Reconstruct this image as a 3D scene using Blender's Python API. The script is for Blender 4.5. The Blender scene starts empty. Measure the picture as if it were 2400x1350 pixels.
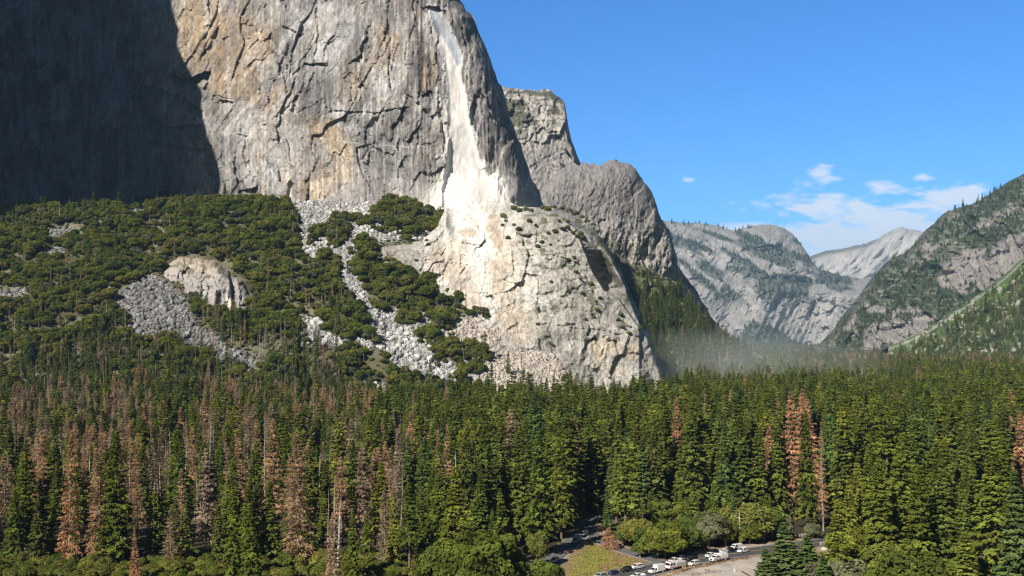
import bpy, bmesh, math, random
import numpy as np
from mathutils import Vector, Matrix, Euler

scene = bpy.context.scene
# ------------------------------------------------------------------ camera
F, HZ, CH = 2573.0, 790.0, 85.0          # focal length in photo pixels, horizon row, camera height (m)
cam_d = bpy.data.cameras.new('camera')
cam = bpy.data.objects.new('camera', cam_d)
scene.collection.objects.link(cam)
cam_d.sensor_width = 36.0
cam_d.lens = 36.0 * F / 2400.0
cam_d.shift_y = (HZ - 675.0) / 2400.0
cam_d.clip_start = 1.0
cam_d.clip_end = 60000.0
cam.location = (0, 0, CH)
cam.rotation_euler = (math.radians(90), 0, 0)
scene.camera = cam

# ------------------------------------------------------------------ light
SUN_EL = math.radians(38)
SUN_AZ_X, SUN_AZ_Y = -0.6, -0.8
SV = Vector((SUN_AZ_X*math.cos(SUN_EL), SUN_AZ_Y*math.cos(SUN_EL), math.sin(SUN_EL))).normalized()
sun_d = bpy.data.lights.new('sun', 'SUN')
sun_d.energy = 5.0
sun_d.angle = math.radians(0.5)
sun_d.color = (1.0, 0.93, 0.83)
sun = bpy.data.objects.new('sun', sun_d)
sun.rotation_euler = SV.to_track_quat('Z', 'Y').to_euler()
sun.location = (-300, -200, 600)
scene.collection.objects.link(sun)

world = bpy.data.worlds.new('World')
scene.world = world
world.use_nodes = True
SKY_STRENGTH = 0.05
SKY_SAT = 1.25


class NT:
    """small helper to write node trees"""
    def __init__(self, nt):
        self.nt = nt
        self.n = nt.nodes
        self.l = nt.links

    def node(self, t, ins=None, **props):
        nd = self.n.new(t)
        for k, v in props.items():
            setattr(nd, k, v)
        for k, v in (ins or {}).items():
            s = nd.inputs[k]
            if hasattr(v, 'is_output') or isinstance(v, bpy.types.NodeSocket):
                self.l.new(v, s)
            else:
                s.default_value = v
        return nd

    def math(self, op, a, b=0.0, c=None, clamp=False):
        nd = self.n.new('ShaderNodeMath')
        nd.operation = op
        nd.use_clamp = clamp
        for i, v in enumerate((a, b, c)):
            if v is None:
                continue
            if isinstance(v, bpy.types.NodeSocket):
                self.l.new(v, nd.inputs[i])
            else:
                nd.inputs[i].default_value = v
        return nd.outputs[0]

    def mix(self, fac, a, b, mode='MIX'):
        nd = self.n.new('ShaderNodeMix')
        nd.data_type = 'RGBA'
        nd.blend_type = mode
        for s, v in ((nd.inputs[0], fac), (nd.inputs[6], a), (nd.inputs[7], b)):
            if isinstance(v, bpy.types.NodeSocket):
                self.l.new(v, s)
            else:
                s.default_value = (*v, 1.0) if isinstance(v, tuple) and len(v) == 3 else v
        return nd.outputs[2]

    def ramp(self, fac, stops):
        nd = self.n.new('ShaderNodeValToRGB')
        cr = nd.color_ramp
        while len(cr.elements) < len(stops):
            cr.elements.new(0.5)
        for e, (p, c) in zip(cr.elements, stops):
            e.position = p
            e.color = (*c, 1.0)
        self.l.new(fac, nd.inputs[0])
        return nd.outputs[0]


def build_world():
    w = NT(world.node_tree)
    w.n.clear()
    sky = w.node('ShaderNodeTexSky', sky_type='NISHITA', sun_disc=False)
    sky.sun_elevation = SUN_EL
    sky.sun_rotation = math.atan2(SV.x, SV.y)
    sky.altitude = 2200.0
    sky.air_density = 1.0
    sky.dust_density = 0.25
    sky.ozone_density = 2.2
    col = w.node('ShaderNodeHueSaturation', {'Color': sky.outputs[0], 'Saturation': SKY_SAT, 'Value': 1.0, 'Hue': 0.497}).outputs[0]
    geo = w.node('ShaderNodeTexCoord')
    sep = w.node('ShaderNodeSeparateXYZ', {0: geo.outputs['Generated']})
    # sky dimmed overhead and behind to weaken the fill, brightened low over the valley
    dt = w.node('ShaderNodeVectorMath', {0: geo.outputs['Generated'], 1: (0.32, 0.94, 0.12)}, operation='DOT_PRODUCT').outputs['Value']
    lowsky = w.node('ShaderNodeMapRange', {'Value': dt, 'From Min': 0.45, 'From Max': 0.98, 'To Min': 0.13, 'To Max': 1.62}, interpolation_type='SMOOTHSTEP').outputs[0]
    fac = w.node('ShaderNodeCombineColor', {0: w.math('MULTIPLY', lowsky, 0.74), 1: w.math('MULTIPLY', lowsky, 1.24), 2: w.math('MULTIPLY', lowsky, 1.70)}).outputs[0]
    col = w.mix(1.0, col, fac, 'MULTIPLY')
    ymax = w.math('MAXIMUM', sep.outputs[1], 0.02)
    u = w.math('DIVIDE', sep.outputs[0], ymax)
    v = w.math('DIVIDE', sep.outputs[2], ymax)
    vec = w.node('ShaderNodeCombineXYZ', {0: u, 1: v}).outputs[0]
    # fair-weather clouds: soft banks at fixed directions, broken up by noise
    banks = [(1925, 412, 70, 30, 14, 0.40), (1960, 485, 150, 34, 12, 0.72), (2060, 510, 160, 30, 9, 0.80), (2225, 462, 90, 34, -10, 0.85), (2185, 484, 120, 26, 0, 0.70), (2250, 448, 70, 22, 8, 0.7),
             (1990, 556, 230, 50, -3, 0.92), (2100, 535, 130, 30, 6, 0.8), (1765, 483, 60, 13, 4, 0.45), (2075, 442, 60, 22, 0, 0.42), (1740, 532, 60, 18, 0, 0.6), (2160, 415, 34, 12, 0, 0.4),
             (1870, 470, 70, 26, 0, 0.5), (1610, 420, 20, 10, 0, 0.2), (2300, 520, 120, 24, 0, 0.5)]
    tot = None
    for (px, py, rx, ry, rot, st) in banks:
        mp = w.node('ShaderNodeMapping', {'Vector': vec, 'Location': (-(px-1200)/F, -(HZ-py)/F, 0)})
        mr = w.node('ShaderNodeMapping', {'Vector': mp.outputs[0], 'Rotation': (0, 0, math.radians(rot)), 'Scale': (F/rx, F/ry, 0)})
        ln = w.node('ShaderNodeVectorMath', {0: mr.outputs[0]}, operation='LENGTH').outputs['Value']
        f = w.math('MULTIPLY', w.math('SUBTRACT', 1.25, ln, clamp=True), st)
        tot = f if tot is None else w.math('MAXIMUM', tot, f)
    vs = w.node('ShaderNodeMapping', {'Vector': vec, 'Scale': (1.0, 2.9, 1.0)}).outputs[0]
    n1 = w.node('ShaderNodeTexNoise', {'Vector': vs, 'Scale': 34.0, 'Detail': 10.0, 'Roughness': 0.64, 'Distortion': 0.3}).outputs[0]
    d = w.math('ADD', tot, w.math('MULTIPLY', w.math('SUBTRACT', n1, 0.50), 2.3))
    d = w.math('MULTIPLY', w.math('SUBTRACT', d, 0.14, clamp=True), 1.9, clamp=True)
    gate = w.math('MULTIPLY', tot, 7.0, clamp=True)
    d = w.math('MULTIPLY', d, gate)
    d = w.math('MULTIPLY', d, w.math('GREATER_THAN', sep.outputs[1], 0.05))
    d = w.math('MULTIPLY', d, 0.80)
    k = 0.80/SKY_STRENGTH
    col = w.mix(d, col, (0.98*k, 1.01*k, 1.06*k))
    bg = w.node('ShaderNodeBackground', {'Color': col, 'Strength': SKY_STRENGTH})
    out = w.node('ShaderNodeOutputWorld', {'Surface': bg.outputs[0]})


build_world()
world.cycles.sampling_method = 'MANUAL'
world.cycles.sample_map_resolution = 512
scene.view_settings.view_transform = 'Standard'
scene.view_settings.look = 'None'
scene.view_settings.gamma = 1.0
scene.view_settings.exposure = 0.45
cy = scene.cycles
cy.max_bounces = 3
cy.diffuse_bounces = 2
cy.glossy_bounces = 2
cy.transmission_bounces = 2
cy.volume_bounces = 0
cy.transparent_max_bounces = 8
cy.use_adaptive_sampling = True
cy.adaptive_threshold = 0.015
cy.volume_max_steps = 64
cy.volume_step_rate = 4.0
cy.use_denoising = True
cy.denoiser = 'OPENIMAGEDENOISE'
cy.denoising_input_passes = 'RGB_ALBEDO_NORMAL'
cy.filter_width = 1.3

# ------------------------------------------------------------------ helpers
C = scene.collection


def link(o, parent=None):
    C.objects.link(o)
    if parent is not None:
        o.parent = parent
    return o


def tag(o, label=None, cat=None, group=None, kind=None):
    if label: o['label'] = label
    if cat: o['category'] = cat
    if group: o['group'] = group
    if kind: o['kind'] = kind
    return o


def empty(name, loc, rz=0.0, sc=(1, 1, 1)):
    o = bpy.data.objects.new(name, None)
    o.location = loc
    o.rotation_euler = (0, 0, rz)
    o.scale = sc
    o.empty_display_size = 1.0
    return link(o)


def mesh_np(name, verts, faces, mat=None, smooth=False):
    """verts (n,3); faces (m,k) array, or a list of such arrays"""
    me = bpy.data.meshes.new(name)
    verts = np.asarray(verts, dtype=np.float32)
    if isinstance(faces, np.ndarray):
        faces = [faces]
    me.vertices.add(len(verts))
    me.vertices.foreach_set('co', verts.ravel())
    tot = sum(f.size for f in faces)
    me.loops.add(tot)
    me.loops.foreach_set('vertex_index', np.concatenate([f.ravel() for f in faces]).astype(np.int32))
    starts, off = [], 0
    for f in faces:
        starts.append(off + np.arange(len(f)) * f.shape[1])
        off += f.size
    starts = np.concatenate(starts)
    me.polygons.add(len(starts))
    me.polygons.foreach_set('loop_start', starts.astype(np.int32))
    if smooth:
        me.polygons.foreach_set('use_smooth', np.ones(len(starts), dtype=bool))
    me.update(calc_edges=True)
    if mat:
        me.materials.append(mat)
    return me


def set_col(me, cols, name='col'):
    a = me.color_attributes.new(name, 'FLOAT_COLOR', 'POINT')
    c = np.ones((len(cols), 4), dtype=np.float32)
    c[:, :cols.shape[1]] = cols
    a.data.foreach_set('color', c.ravel())


def smooth(a, b, x):
    t = np.clip((x - a) / (b - a), 0, 1)
    return t * t * (3 - 2 * t)


def _h(ix, iy, seed):
    n = (ix.astype(np.int64) * 374761393 + iy.astype(np.int64) * 668265263 + seed * 1442695041) & 0xffffffff
    n = ((n ^ (n >> 13)) * 1274126177) & 0xffffffff
    n = ((n ^ (n >> 16)) * 2246822519) & 0xffffffff
    return ((n ^ (n >> 15)) & 0xffffff) / float(0xffffff)


def vn(x, y, seed=0):
    ix, iy = np.floor(x), np.floor(y)
    fx, fy = x - ix, y - iy
    fx = fx*fx*fx*(fx*(fx*6-15)+10)
    fy = fy*fy*fy*(fy*(fy*6-15)+10)
    a, b = _h(ix, iy, seed), _h(ix+1, iy, seed)
    c, d = _h(ix, iy+1, seed), _h(ix+1, iy+1, seed)
    return (a*(1-fx)+b*fx)*(1-fy) + (c*(1-fx)+d*fx)*fy


def fbm(x, y, octv=5, seed=0, g=0.5, lac=2.03):
    s, a, t = 0.0, 1.0, 0.0
    for i in range(octv):
        s = s + a * vn(x, y, seed+i*17)
        t += a
        a *= g
        x = x * lac + 13.7
        y = y * lac + 7.3
    return s / t


def ridged(x, y, octv=4, seed=0):
    s, a, t = 0.0, 1.0, 0.0
    for i in range(octv):
        s = s + a * (1 - np.abs(2*vn(x, y, seed+i*31)-1))
        t += a
        a *= 0.5
        x, y = x*2.1+5.1, y*2.1+3.3
    return s / t


def worley(x, y, seed=0):
    """returns F1, F2, cell hash a, cell hash b, offset to the cell point"""
    ix, iy = np.floor(x), np.floor(y)
    f1 = np.full(x.shape, 9.0); f2 = np.full(x.shape, 9.0)
    ca = np.zeros(x.shape); cb = np.zeros(x.shape); dx1 = np.zeros(x.shape); dy1 = np.zeros(x.shape)
    for i in (-1, 0, 1):
        for j in (-1, 0, 1):
            cx, cy_ = ix+i, iy+j
            px = cx + _h(cx, cy_, seed)
            py = cy_ + _h(cx, cy_, seed+77)
            dx, dy = x-px, y-py
            d = np.sqrt(dx*dx+dy*dy)
            m = d < f1
            f2 = np.where(m, f1, np.minimum(f2, d))
            ca = np.where(m, _h(cx, cy_, seed+5), ca)
            cb = np.where(m, _h(cx, cy_, seed+9), cb)
            dx1 = np.where(m, dx, dx1); dy1 = np.where(m, dy, dy1)
            f1 = np.where(m, d, f1)
    return f1, f2, ca, cb, dx1, dy1


def W(px, py, D):
    return np.stack([(px-1200)/F*D, D+0*px, CH+(HZ-py)/F*D], axis=-1)


def pip(x, y, poly):
    """point in polygon, vectorised"""
    inside = np.zeros(x.shape, dtype=bool)
    n = len(poly)
    for i in range(n):
        x1, y1 = poly[i]; x2, y2 = poly[(i+1) % n]
        if y1 == y2: continue
        c = ((y1 > y) != (y2 > y)) & (x < (x2-x1)*(y-y1)/(y2-y1)+x1)
        inside ^= c
    return inside


def dist_poly(x, y, pts, closed=False):
    """distance to a polyline"""
    d = np.full(x.shape, 1e9)
    q = list(pts) + ([pts[0]] if closed else [])
    for (x1, y1), (x2, y2) in zip(q[:-1], q[1:]):
        vx, vy = x2-x1, y2-y1
        t = np.clip(((x-x1)*vx+(y-y1)*vy)/max(vx*vx+vy*vy, 1e-9), 0, 1)
        d = np.minimum(d, np.hypot(x-x1-t*vx, y-y1-t*vy))
    return d


def interp(x, pts):
    p = np.array(pts, dtype=float)
    return np.interp(x, p[:, 0], p[:, 1])


def grid_faces(ny, nx):
    i = np.arange(ny*nx).reshape(ny, nx)
    return np.stack([i[:-1, :-1], i[:-1, 1:], i[1:, 1:], i[1:, :-1]], axis=-1).reshape(-1, 4)


# ------------------------------------------------------------------ materials
def new_mat(name):
    m = bpy.data.materials.new(name)
    m.use_nodes = True
    m.node_tree.nodes.clear()
    return m, NT(m.node_tree)


def finish(w, col, rough=0.9, normal=None, spec=0.2, **kw):
    b = w.node('ShaderNodeBsdfPrincipled')
    if isinstance(col, bpy.types.NodeSocket): w.l.new(col, b.inputs['Base Color'])
    else: b.inputs['Base Color'].default_value = (*col, 1)
    b.inputs['Roughness'].default_value = rough
    b.inputs['Specular IOR Level'].default_value = spec
    for k, v in kw.items():
        b.inputs[k].default_value = v
    if normal is not None: w.l.new(normal, b.inputs['Normal'])
    w.node('ShaderNodeOutputMaterial', {'Surface': b.outputs[0]})
    return b


def rock_mat(name, scale=0.25, amp=0.45, bump=1.0, stretch=0.35):
    m, w = new_mat(name)
    a = w.node('ShaderNodeVertexColor', layer_name='col').outputs[0]
    tc = w.node('ShaderNodeTexCoord').outputs['Object']
    mp = w.node('ShaderNodeMapping', {'Vector': tc, 'Scale': (1, 1, stretch)}).outputs[0]
    n = w.node('ShaderNodeTexNoise', {'Vector': mp, 'Scale': scale, 'Detail': 8.0, 'Roughness': 0.7}).outputs[0]
    n2 = w.node('ShaderNodeTexNoise', {'Vector': tc, 'Scale': scale*0.15, 'Detail': 5.0, 'Roughness': 0.6}).outputs[0]
    f = w.math('ADD', 1-amp, w.math('MULTIPLY', n, 2*amp))
    f = w.math('MULTIPLY', f, w.math('ADD', 0.7, w.math('MULTIPLY', n2, 0.6)))
    col = w.mix(1.0, a, w.node('ShaderNodeCombineColor', {0: f, 1: f, 2: f}).outputs[0], 'MULTIPLY')
    bp = w.node('ShaderNodeBump', {'Height': n, 'Strength': 0.8, 'Distance': bump}).outputs[0]
    finish(w, col, 0.92, bp, 0.1)
    return m


def plain_mat(name, col, rough=0.6, noise=0.0, nscale=1.0, **kw):
    m, w = new_mat(name)
    if noise > 0:
        tc = w.node('ShaderNodeTexCoord').outputs['Object']
        n = w.node('ShaderNodeTexNoise', {'Vector': tc, 'Scale': nscale, 'Detail': 5.0, 'Roughness': 0.6}).outputs[0]
        f = w.math('ADD', 1-noise, w.math('MULTIPLY', n, 2*noise))
        c = w.mix(1.0, col, w.node('ShaderNodeCombineColor', {0: f, 1: f, 2: f}).outputs[0], 'MULTIPLY')
        finish(w, c, rough, **kw)
    else:
        finish(w, col, rough, **kw)
    return m


M_cliff = rock_mat('granite', 0.22, 0.32, 0.8, 0.22)
M_far = rock_mat('far_granite', 0.03, 0.35, 6.0, 0.5)

# ------------------------------------------------------------------ terrain height field
BOULDER = [
    [(245, 685), (300, 680), (350, 640), (420, 690), (440, 725), (470, 770), (520, 805), (610, 850), (600, 885), (540, 850), (480, 815), (400, 800), (325, 790), (290, 735)],
    [(665, 488), (860, 486), (872, 520), (858, 556), (835, 585), (835, 640), (858, 690), (872, 720), (850, 735), (828, 690), (800, 655), (800, 610), (770, 590), (730, 610), (704, 596), (715, 540), (690, 500)],
    [(862, 722), (905, 735), (955, 712), (985, 760), (1010, 810), (1050, 850), (1085, 872), (1070, 892), (1010, 888), (940, 862), (905, 820), (870, 790)],
    [(950, 712), (1000, 745), (1055, 800), (1100, 845), (1125, 880), (1095, 905), (1080, 850), (1030, 795), (985, 760)],
    [(1050, 735), (1120, 750), (1190, 770), (1260, 790), (1345, 850), (1400, 930), (1200, 935), (1140, 905), (1110, 850), (1080, 810)],
    [(700, 738), (760, 752), (800, 790), (880, 800), (860, 818), (780, 812), (720, 800)],
    [(525, 535), (560, 535), (560, 550), (520, 548)],
    [(100, 590), (150, 575), (150, 590), (110, 605)], [(290, 480), (350, 484), (355, 500), (295, 500)],
    [(0, 690), (40, 672), (60, 685), (20, 705)], [(110, 545), (165, 535), (170, 550), (115, 560)],
    [(850, 900), (900, 905), (935, 935), (890, 930)], [(640, 470), (1035, 470), (1050, 500), (1030, 530), (860, 560), (855, 500), (680, 500)],
    [(845, 560), (1040, 540), (1040, 556), (930, 562), (840, 575)],
]


def Hs(X, Y):
    """large-scale height of the ground"""
    Y0 = 975 + np.interp(X, [-170, 60], [0, 100]) + np.where(X > 60, (X-60)*1.2, 0) - 30*np.exp(-((X+450)/150)**2)
    sh = np.clip((Y-1090)*0.22, 0, 60)
    f = smooth(108-sh, 60-sh, X)
    z = 0.61*(Y-Y0)
    z = np.where(z < 0, 0, z)
    z = np.sqrt(z*z+100)-10                       # soft foot
    cap = np.interp(X, [-700, -480, -420, -260, -100, 0, 400], [230, 232, 238, 244, 240, 226, 226]) + 0.11*(Y-1380)
    k = 6.0
    z = -k*np.logaddexp(-z/k, -cap/k)
    z = np.maximum(z, 0)
    z = z*f
    z = z + 12*smooth(740, 960, Y)*smooth(160, 30, X)*smooth(1900, 1500, Y)
    return z


def axis(segs):
    out = []
    for a, b, s in segs:
        out.append(np.arange(a, b, s))
    out.append(np.array([segs[-1][1]]))
    return np.concatenate(out)


gx = axis([(-16000, -3000, 1000), (-3000, -950, 200), (-950, 420, 5), (420, 1200, 40), (1200, 3000, 200), (3000, 16000, 1000)])
gy = axis([(-1500, -300, 300), (-300, 300, 60), (300, 740, 20), (740, 1560, 5), (1560, 2400, 60), (2400, 6000, 300), (6000, 20000, 2000)])
GX, GY = np.meshgrid(gx, gy)
GZ0 = Hs(GX, GY)
onslope = smooth(4, 60, GZ0)
calm = 1-0.85*smooth(200, 236, GZ0)
GN = (fbm(GX/55, GY/55, 5, 3)-0.5)*24*onslope*calm + (fbm(GX/12, GY/12, 3, 9)-0.5)*5*onslope*calm
bowl = -9*np.exp(-((GX+50)/70)**2)*onslope
GZ = GZ0 + GN + 0*bowl


def H(X, Y):
    """bilinear sample of the ground mesh"""
    X = np.asarray(X, dtype=float); Y = np.asarray(Y, dtype=float)
    i = np.clip(np.searchsorted(gx, X)-1, 0, len(gx)-2)
    j = np.clip(np.searchsorted(gy, Y)-1, 0, len(gy)-2)
    u = (X-gx[i])/(gx[i+1]-gx[i]); v = (Y-gy[j])/(gy[j+1]-gy[j])
    return (GZ[j, i]*(1-u)+GZ[j, i+1]*u)*(1-v)+(GZ[j+1, i]*(1-u)+GZ[j+1, i+1]*u)*v


def cast(px, py, ymin=380, ymax=1500, n=560):
    """depth at which the view ray through a photo pixel meets the ground"""
    px = np.atleast_1d(np.asarray(px, dtype=float)); py = np.atleast_1d(np.asarray(py, dtype=float))
    Ys = np.linspace(ymin, ymax, n)
    res = np.full(px.shape, np.nan)
    for s in range(0, len(px), 4000):
        a = slice(s, s+4000)
        P, Q = px[a][:, None], py[a][:, None]
        hz = H((P-1200)/F*Ys, Ys+0*P) - (CH+(HZ-Q)/F*Ys)
        hit = hz > 0
        k = hit.argmax(axis=1)
        ok = hit.any(axis=1)
        k0 = np.maximum(k-1, 0)
        r = np.arange(len(k))
        h0, h1 = hz[r, k0], hz[r, k]
        t = np.where(h1 != h0, -h0/(h1-h0+1e-9), 0)
        res[a] = np.where(ok, Ys[k0]+np.clip(t, 0, 1)*(Ys[k]-Ys[k0]), np.nan)
    return res


def Dt0(px, py, X0lim=0):
    """depth of the ideal (smooth) talus plane under a pixel"""
    v = (HZ-py)/F
    return (CH+0.61*975+10*0.61)/(0.61-v)


# ground colour
PXg = 1200+F*GX/np.maximum(GY, 1)
PYg = HZ-F*(GZ-CH)/np.maximum(GY, 1)
bmask = np.zeros(GX.shape)
for poly in BOULDER:
    inside = pip(PXg, PYg, poly)
    d = dist_poly(PXg, PYg, poly, True)
    bmask = np.maximum(bmask, np.where(inside, 1.0, np.clip(1-d/6, 0, 1)))
bmask *= (GY > 700)
nz = fbm(GX/9, GY/9, 5, 21)
nl = fbm(GX/40, GY/40, 4, 31)
soil = np.stack([0.045+0.03*nz, 0.036+0.024*nz, 0.022+0.012*nz], -1)
dry = np.stack([0.11+0.06*nz, 0.095+0.05*nz, 0.06+0.03*nz], -1)
gcol = soil*(1-smooth(0.52, 0.62, nl)[..., None]) + dry*smooth(0.52, 0.62, nl)[..., None]
slopey = smooth(10, 60, GZ)[..., None]
scree = smooth(0.50, 0.60, fbm(GX/10, GY/7, 5, 41))[..., None]*0.55
gcol = gcol*(1-slopey) + ((gcol*0.7+dry*0.3)*(1-scree)+np.array([0.24, 0.225, 0.19])*scree)*slopey*np.array([0.95, 1.0, 0.85])
bc = np.stack([0.20+0.1*nz, 0.19+0.1*nz, 0.175+0.1*nz], -1)
brown = smooth(1075, 1130, PXg)*smooth(740, 780, PYg)
bc = bc*(1-brown[..., None]) + np.stack([0.40+0.1*nz, 0.34+0.09*nz, 0.28+0.08*nz], -1)*brown[..., None]
crest = smooth(215, 235, GZ)*smooth(-440, -380, GX)
m_ = np.clip(np.maximum(bmask, crest*0.8), 0, 1)[..., None]
gcol = gcol*(1-m_)+bc*m_
gmat = rock_mat('forest_floor', 0.35, 0.35, 0.6, 1.0)
gme = mesh_np('ground', np.stack([GX, GY, GZ], -1).reshape(-1, 3), grid_faces(len(gy), len(gx)), gmat)
set_col(gme, gcol.reshape(-1, 3))
tag(link(bpy.data.objects.new('ground', gme)), 'brown forest floor and grey talus slope below the cliff', kind='structure')
# ------------------------------------------------------------------ rock faces (relief bodies with depth)
def body(name, px, V, ytop, ybot, depth_fn, col_fn, mat, back=300, nb=14, label=None, seed=0, fall=1.2):
    """one rock body: columns px, V samples from foot to silhouette, then rolls over and away behind"""
    yt, yb = ytop(px), ybot(px)
    v = np.linspace(0, 1, V)
    v = 1-(1-v)**1.0
    PX = np.repeat(px[None, :], V, 0)
    PY = yb[None, :]*(1-v[:, None]) + yt[None, :]*v[:, None]
    D = depth_fn(PX, PY)
    col = col_fn(PX, PY, D)
    P = W(PX, PY, D)
    # the far side: continues behind the silhouette and falls away
    t = (np.arange(1, nb+1)/nb)[:, None, None]**1.5
    top = P[-1:, :, :]
    off = np.concatenate([0*t, t*back, -t*t*back*fall], -1)
    B = top + off
    B[:, :, 0] = top[:, :, 0]*(1+0.25*t[:, :, 0]*back/top[:, :, 1])
    ALL = np.concatenate([P, B], 0)
    colA = np.concatenate([col, np.repeat(col[-1:], nb, 0)], 0)
    me = mesh_np(name, ALL.reshape(-1, 3), grid_faces(V+nb, len(px)), mat)
    set_col(me, colA.reshape(-1, 3))
    o = link(bpy.data.objects.new(name, me))
    tag(o, label, kind='structure')
    return o, PX, PY, D


def facets(x, y, sx, sy, amp, tilt, seed, warp=0.5):
    """angular plates of rock: offset + tilt per cell, sharp steps between"""
    wx = x/sx + warp*(fbm(x/sx*1.3, y/sy*1.3, 3, seed+40)-0.5)*2
    wy = y/sy + warp*(fbm(x/sx*1.3+9, y/sy*1.3+4, 3, seed+50)-0.5)*2
    f1, f2, a, b, dx, dy = worley(wx, wy, seed)
    return (a-0.5)*amp + tilt*(dx*(b-0.5)*2 + dy*(_h(np.floor(a*9999), np.floor(b*9999), seed+3)-0.5)), f2-f1, a


def lerp(c1, c2, t):
    return c1*(1-t[..., None]) + np.asarray(c2)*t[..., None]


def blob(x, y, cx, cy, rx, ry, rot=0, n=0.5, seed=0, soft=0.5):
    r = math.radians(rot)
    u = ((x-cx)*math.cos(r)+(y-cy)*math.sin(r))/rx
    v = (-(x-cx)*math.sin(r)+(y-cy)*math.cos(r))/ry
    d = np.sqrt(u*u+v*v)+(fbm(x/30+seed, y/30, 4, seed+7)-0.5)*2*n
    return smooth(1.0, 1.0-soft, d)


def crackline(x, y, pts, width):
    dx = (fbm(x/16, y/16, 3, 61)-0.5)*10
    dy = (fbm(x/16+5, y/16, 3, 62)-0.5)*10
    d = dist_poly(x+dx, y+dy, pts)
    return np.clip(1-d/width, 0, 1)


# ---- main wall -----------------------------------------------------------
A_sil = [(1060, -60), (1078, 0), (1108, 40), (1122, 75), (1140, 110), (1158, 165), (1178, 210), (1192, 262), (1206, 305), (1222, 350),
         (1236, 382), (1246, 412), (1262, 445), (1276, 480), (1292, 510), (1300, 560)]


def A_top(px):
    y = np.where(px < 1060, -90+0*px, interp(px, A_sil))
    y = np.where(px < 1060, -90+(np.clip(px, 900, 1060)-900)/160*30, y)
    y = np.minimum(y, 0*px+interp(px, [(0, -90), (900, -90), (1060, -60)] + A_sil))
    rough = (fbm(px/14, 0*px+3, 4, 5)-0.5)*26 + (vn(px/5, 0*px, 8)-0.5)*8
    return y + rough*smooth(1040, 1090, px)


def sil_x(py):
    s = np.array(A_sil)
    return np.interp(py, s[:, 1], s[:, 0])


CRACKS = [  # dark joints, corners and roofs of the wall: points, width, how far the near side stands out
    ([(560, 40), (600, 70), (640, 120), (660, 160), (672, 215)], 9, 11), ([(672, 155), (668, 215)], 7, 12),
    ([(625, 10), (600, 60)], 6, 8), ([(740, 20), (748, 80), (735, 150), (715, 150)], 9, 10), ([(705, 160), (690, 175)], 10, 8),
    ([(735, 150), (768, 148)], 5, 7), ([(680, 70), (712, 80)], 5, 5), ([(1004, 20), (998, 40), (1008, 65), (1018, 95)], 6, 9),
    ([(1030, 240), (1036, 300), (1044, 350), (1042, 405)], 9, 12), ([(980, 90), (985, 160), (985, 225)], 7, 8),
    ([(1000, 110), (1004, 160), (1006, 220)], 5, 6), ([(775, 0), (790, 60), (835, 110), (845, 160), (848, 250)], 6, 6),
    ([(860, 60), (900, 110), (920, 150), (925, 200)], 6, 6), ([(820, 120), (850, 170)], 5, 5),
    ([(650, 222), (650, 260), (680, 300)], 5, 5), ([(610, 200), (608, 250)], 5, 6), ([(700, 270), (730, 300), (760, 400), (765, 480)], 5, 5),
    ([(880, 230), (895, 275), (870, 290)], 5, 5), ([(930, 140), (950, 150), (965, 150)], 6, 5), ([(1080, 60), (1100, 120), (1130, 190)], 8, 12),
    ([(1110, 60), (1140, 160), (1170, 250)], 8, 12), ([(1130, 180), (1150, 270), (1165, 300)], 7, 8), ([(1230, 360), (1245, 420), (1262, 470)], 7, 10),
    ([(1110, 170), (1118, 240)], 5, 5), ([(500, 225), (545, 235)], 6, 7), ([(505, 215), (500, 235)], 6, 6), ([(548, 315), (578, 318)], 7, 8), ([(565, 305), (572, 320)], 7, 7),
    ([(770, 440), (800, 430)], 5, 5), ([(862, 350), (850, 380), (856, 390)], 6, 7), ([(1004, 400), (1007, 440)], 6, 8), ([(970, 420), (972, 445)], 5, 7),
    ([(868, 415), (868, 470)], 6, 6), ([(360, 200), (400, 215), (470, 255)], 8, 8), ([(30, 155), (100, 160), (106, 150)], 7, 9)]
ROOFS = [  # overhanging steps: polyline of the lip, drop below it recessed
    ([(405, 170), (425, 188), (450, 180), (470, 172), (492, 168)], 34, 17), ([(560, 445), (600, 438), (603, 434)], 16, 13),
    ([(340, 200), (375, 208), (430, 232), (472, 258)], 30, 9), ([(320, 462), (400, 448), (480, 470)], 26, 14),
    ([(1000, 14), (1030, 16)], 26, 8), ([(660, 60), (712, 82)], 12, 5), ([(715, 148), (768, 150)], 12, 7), ([(505, 228), (545, 238)], 14, 6),
    ([(270, 150), (330, 170)], 10, 6), ([(0, 150), (60, 160), (105, 148)], 18, 9), ([(380, 300), (470, 290)], 14, 6), ([(350, 335), (480, 350)], 12, 6),
    ([(985, 225), (1010, 212), (1025, 240)], 12, 5), ([(770, 258), (880, 262), (960, 250)], 9, 3)]


def A_base(px):
    return np.interp(px, [-400, 300, 510, 700, 1000, 1120, 1200, 1300], [1690, 1622, 1565, 1490, 1405, 1422, 1446, 1500])


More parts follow.
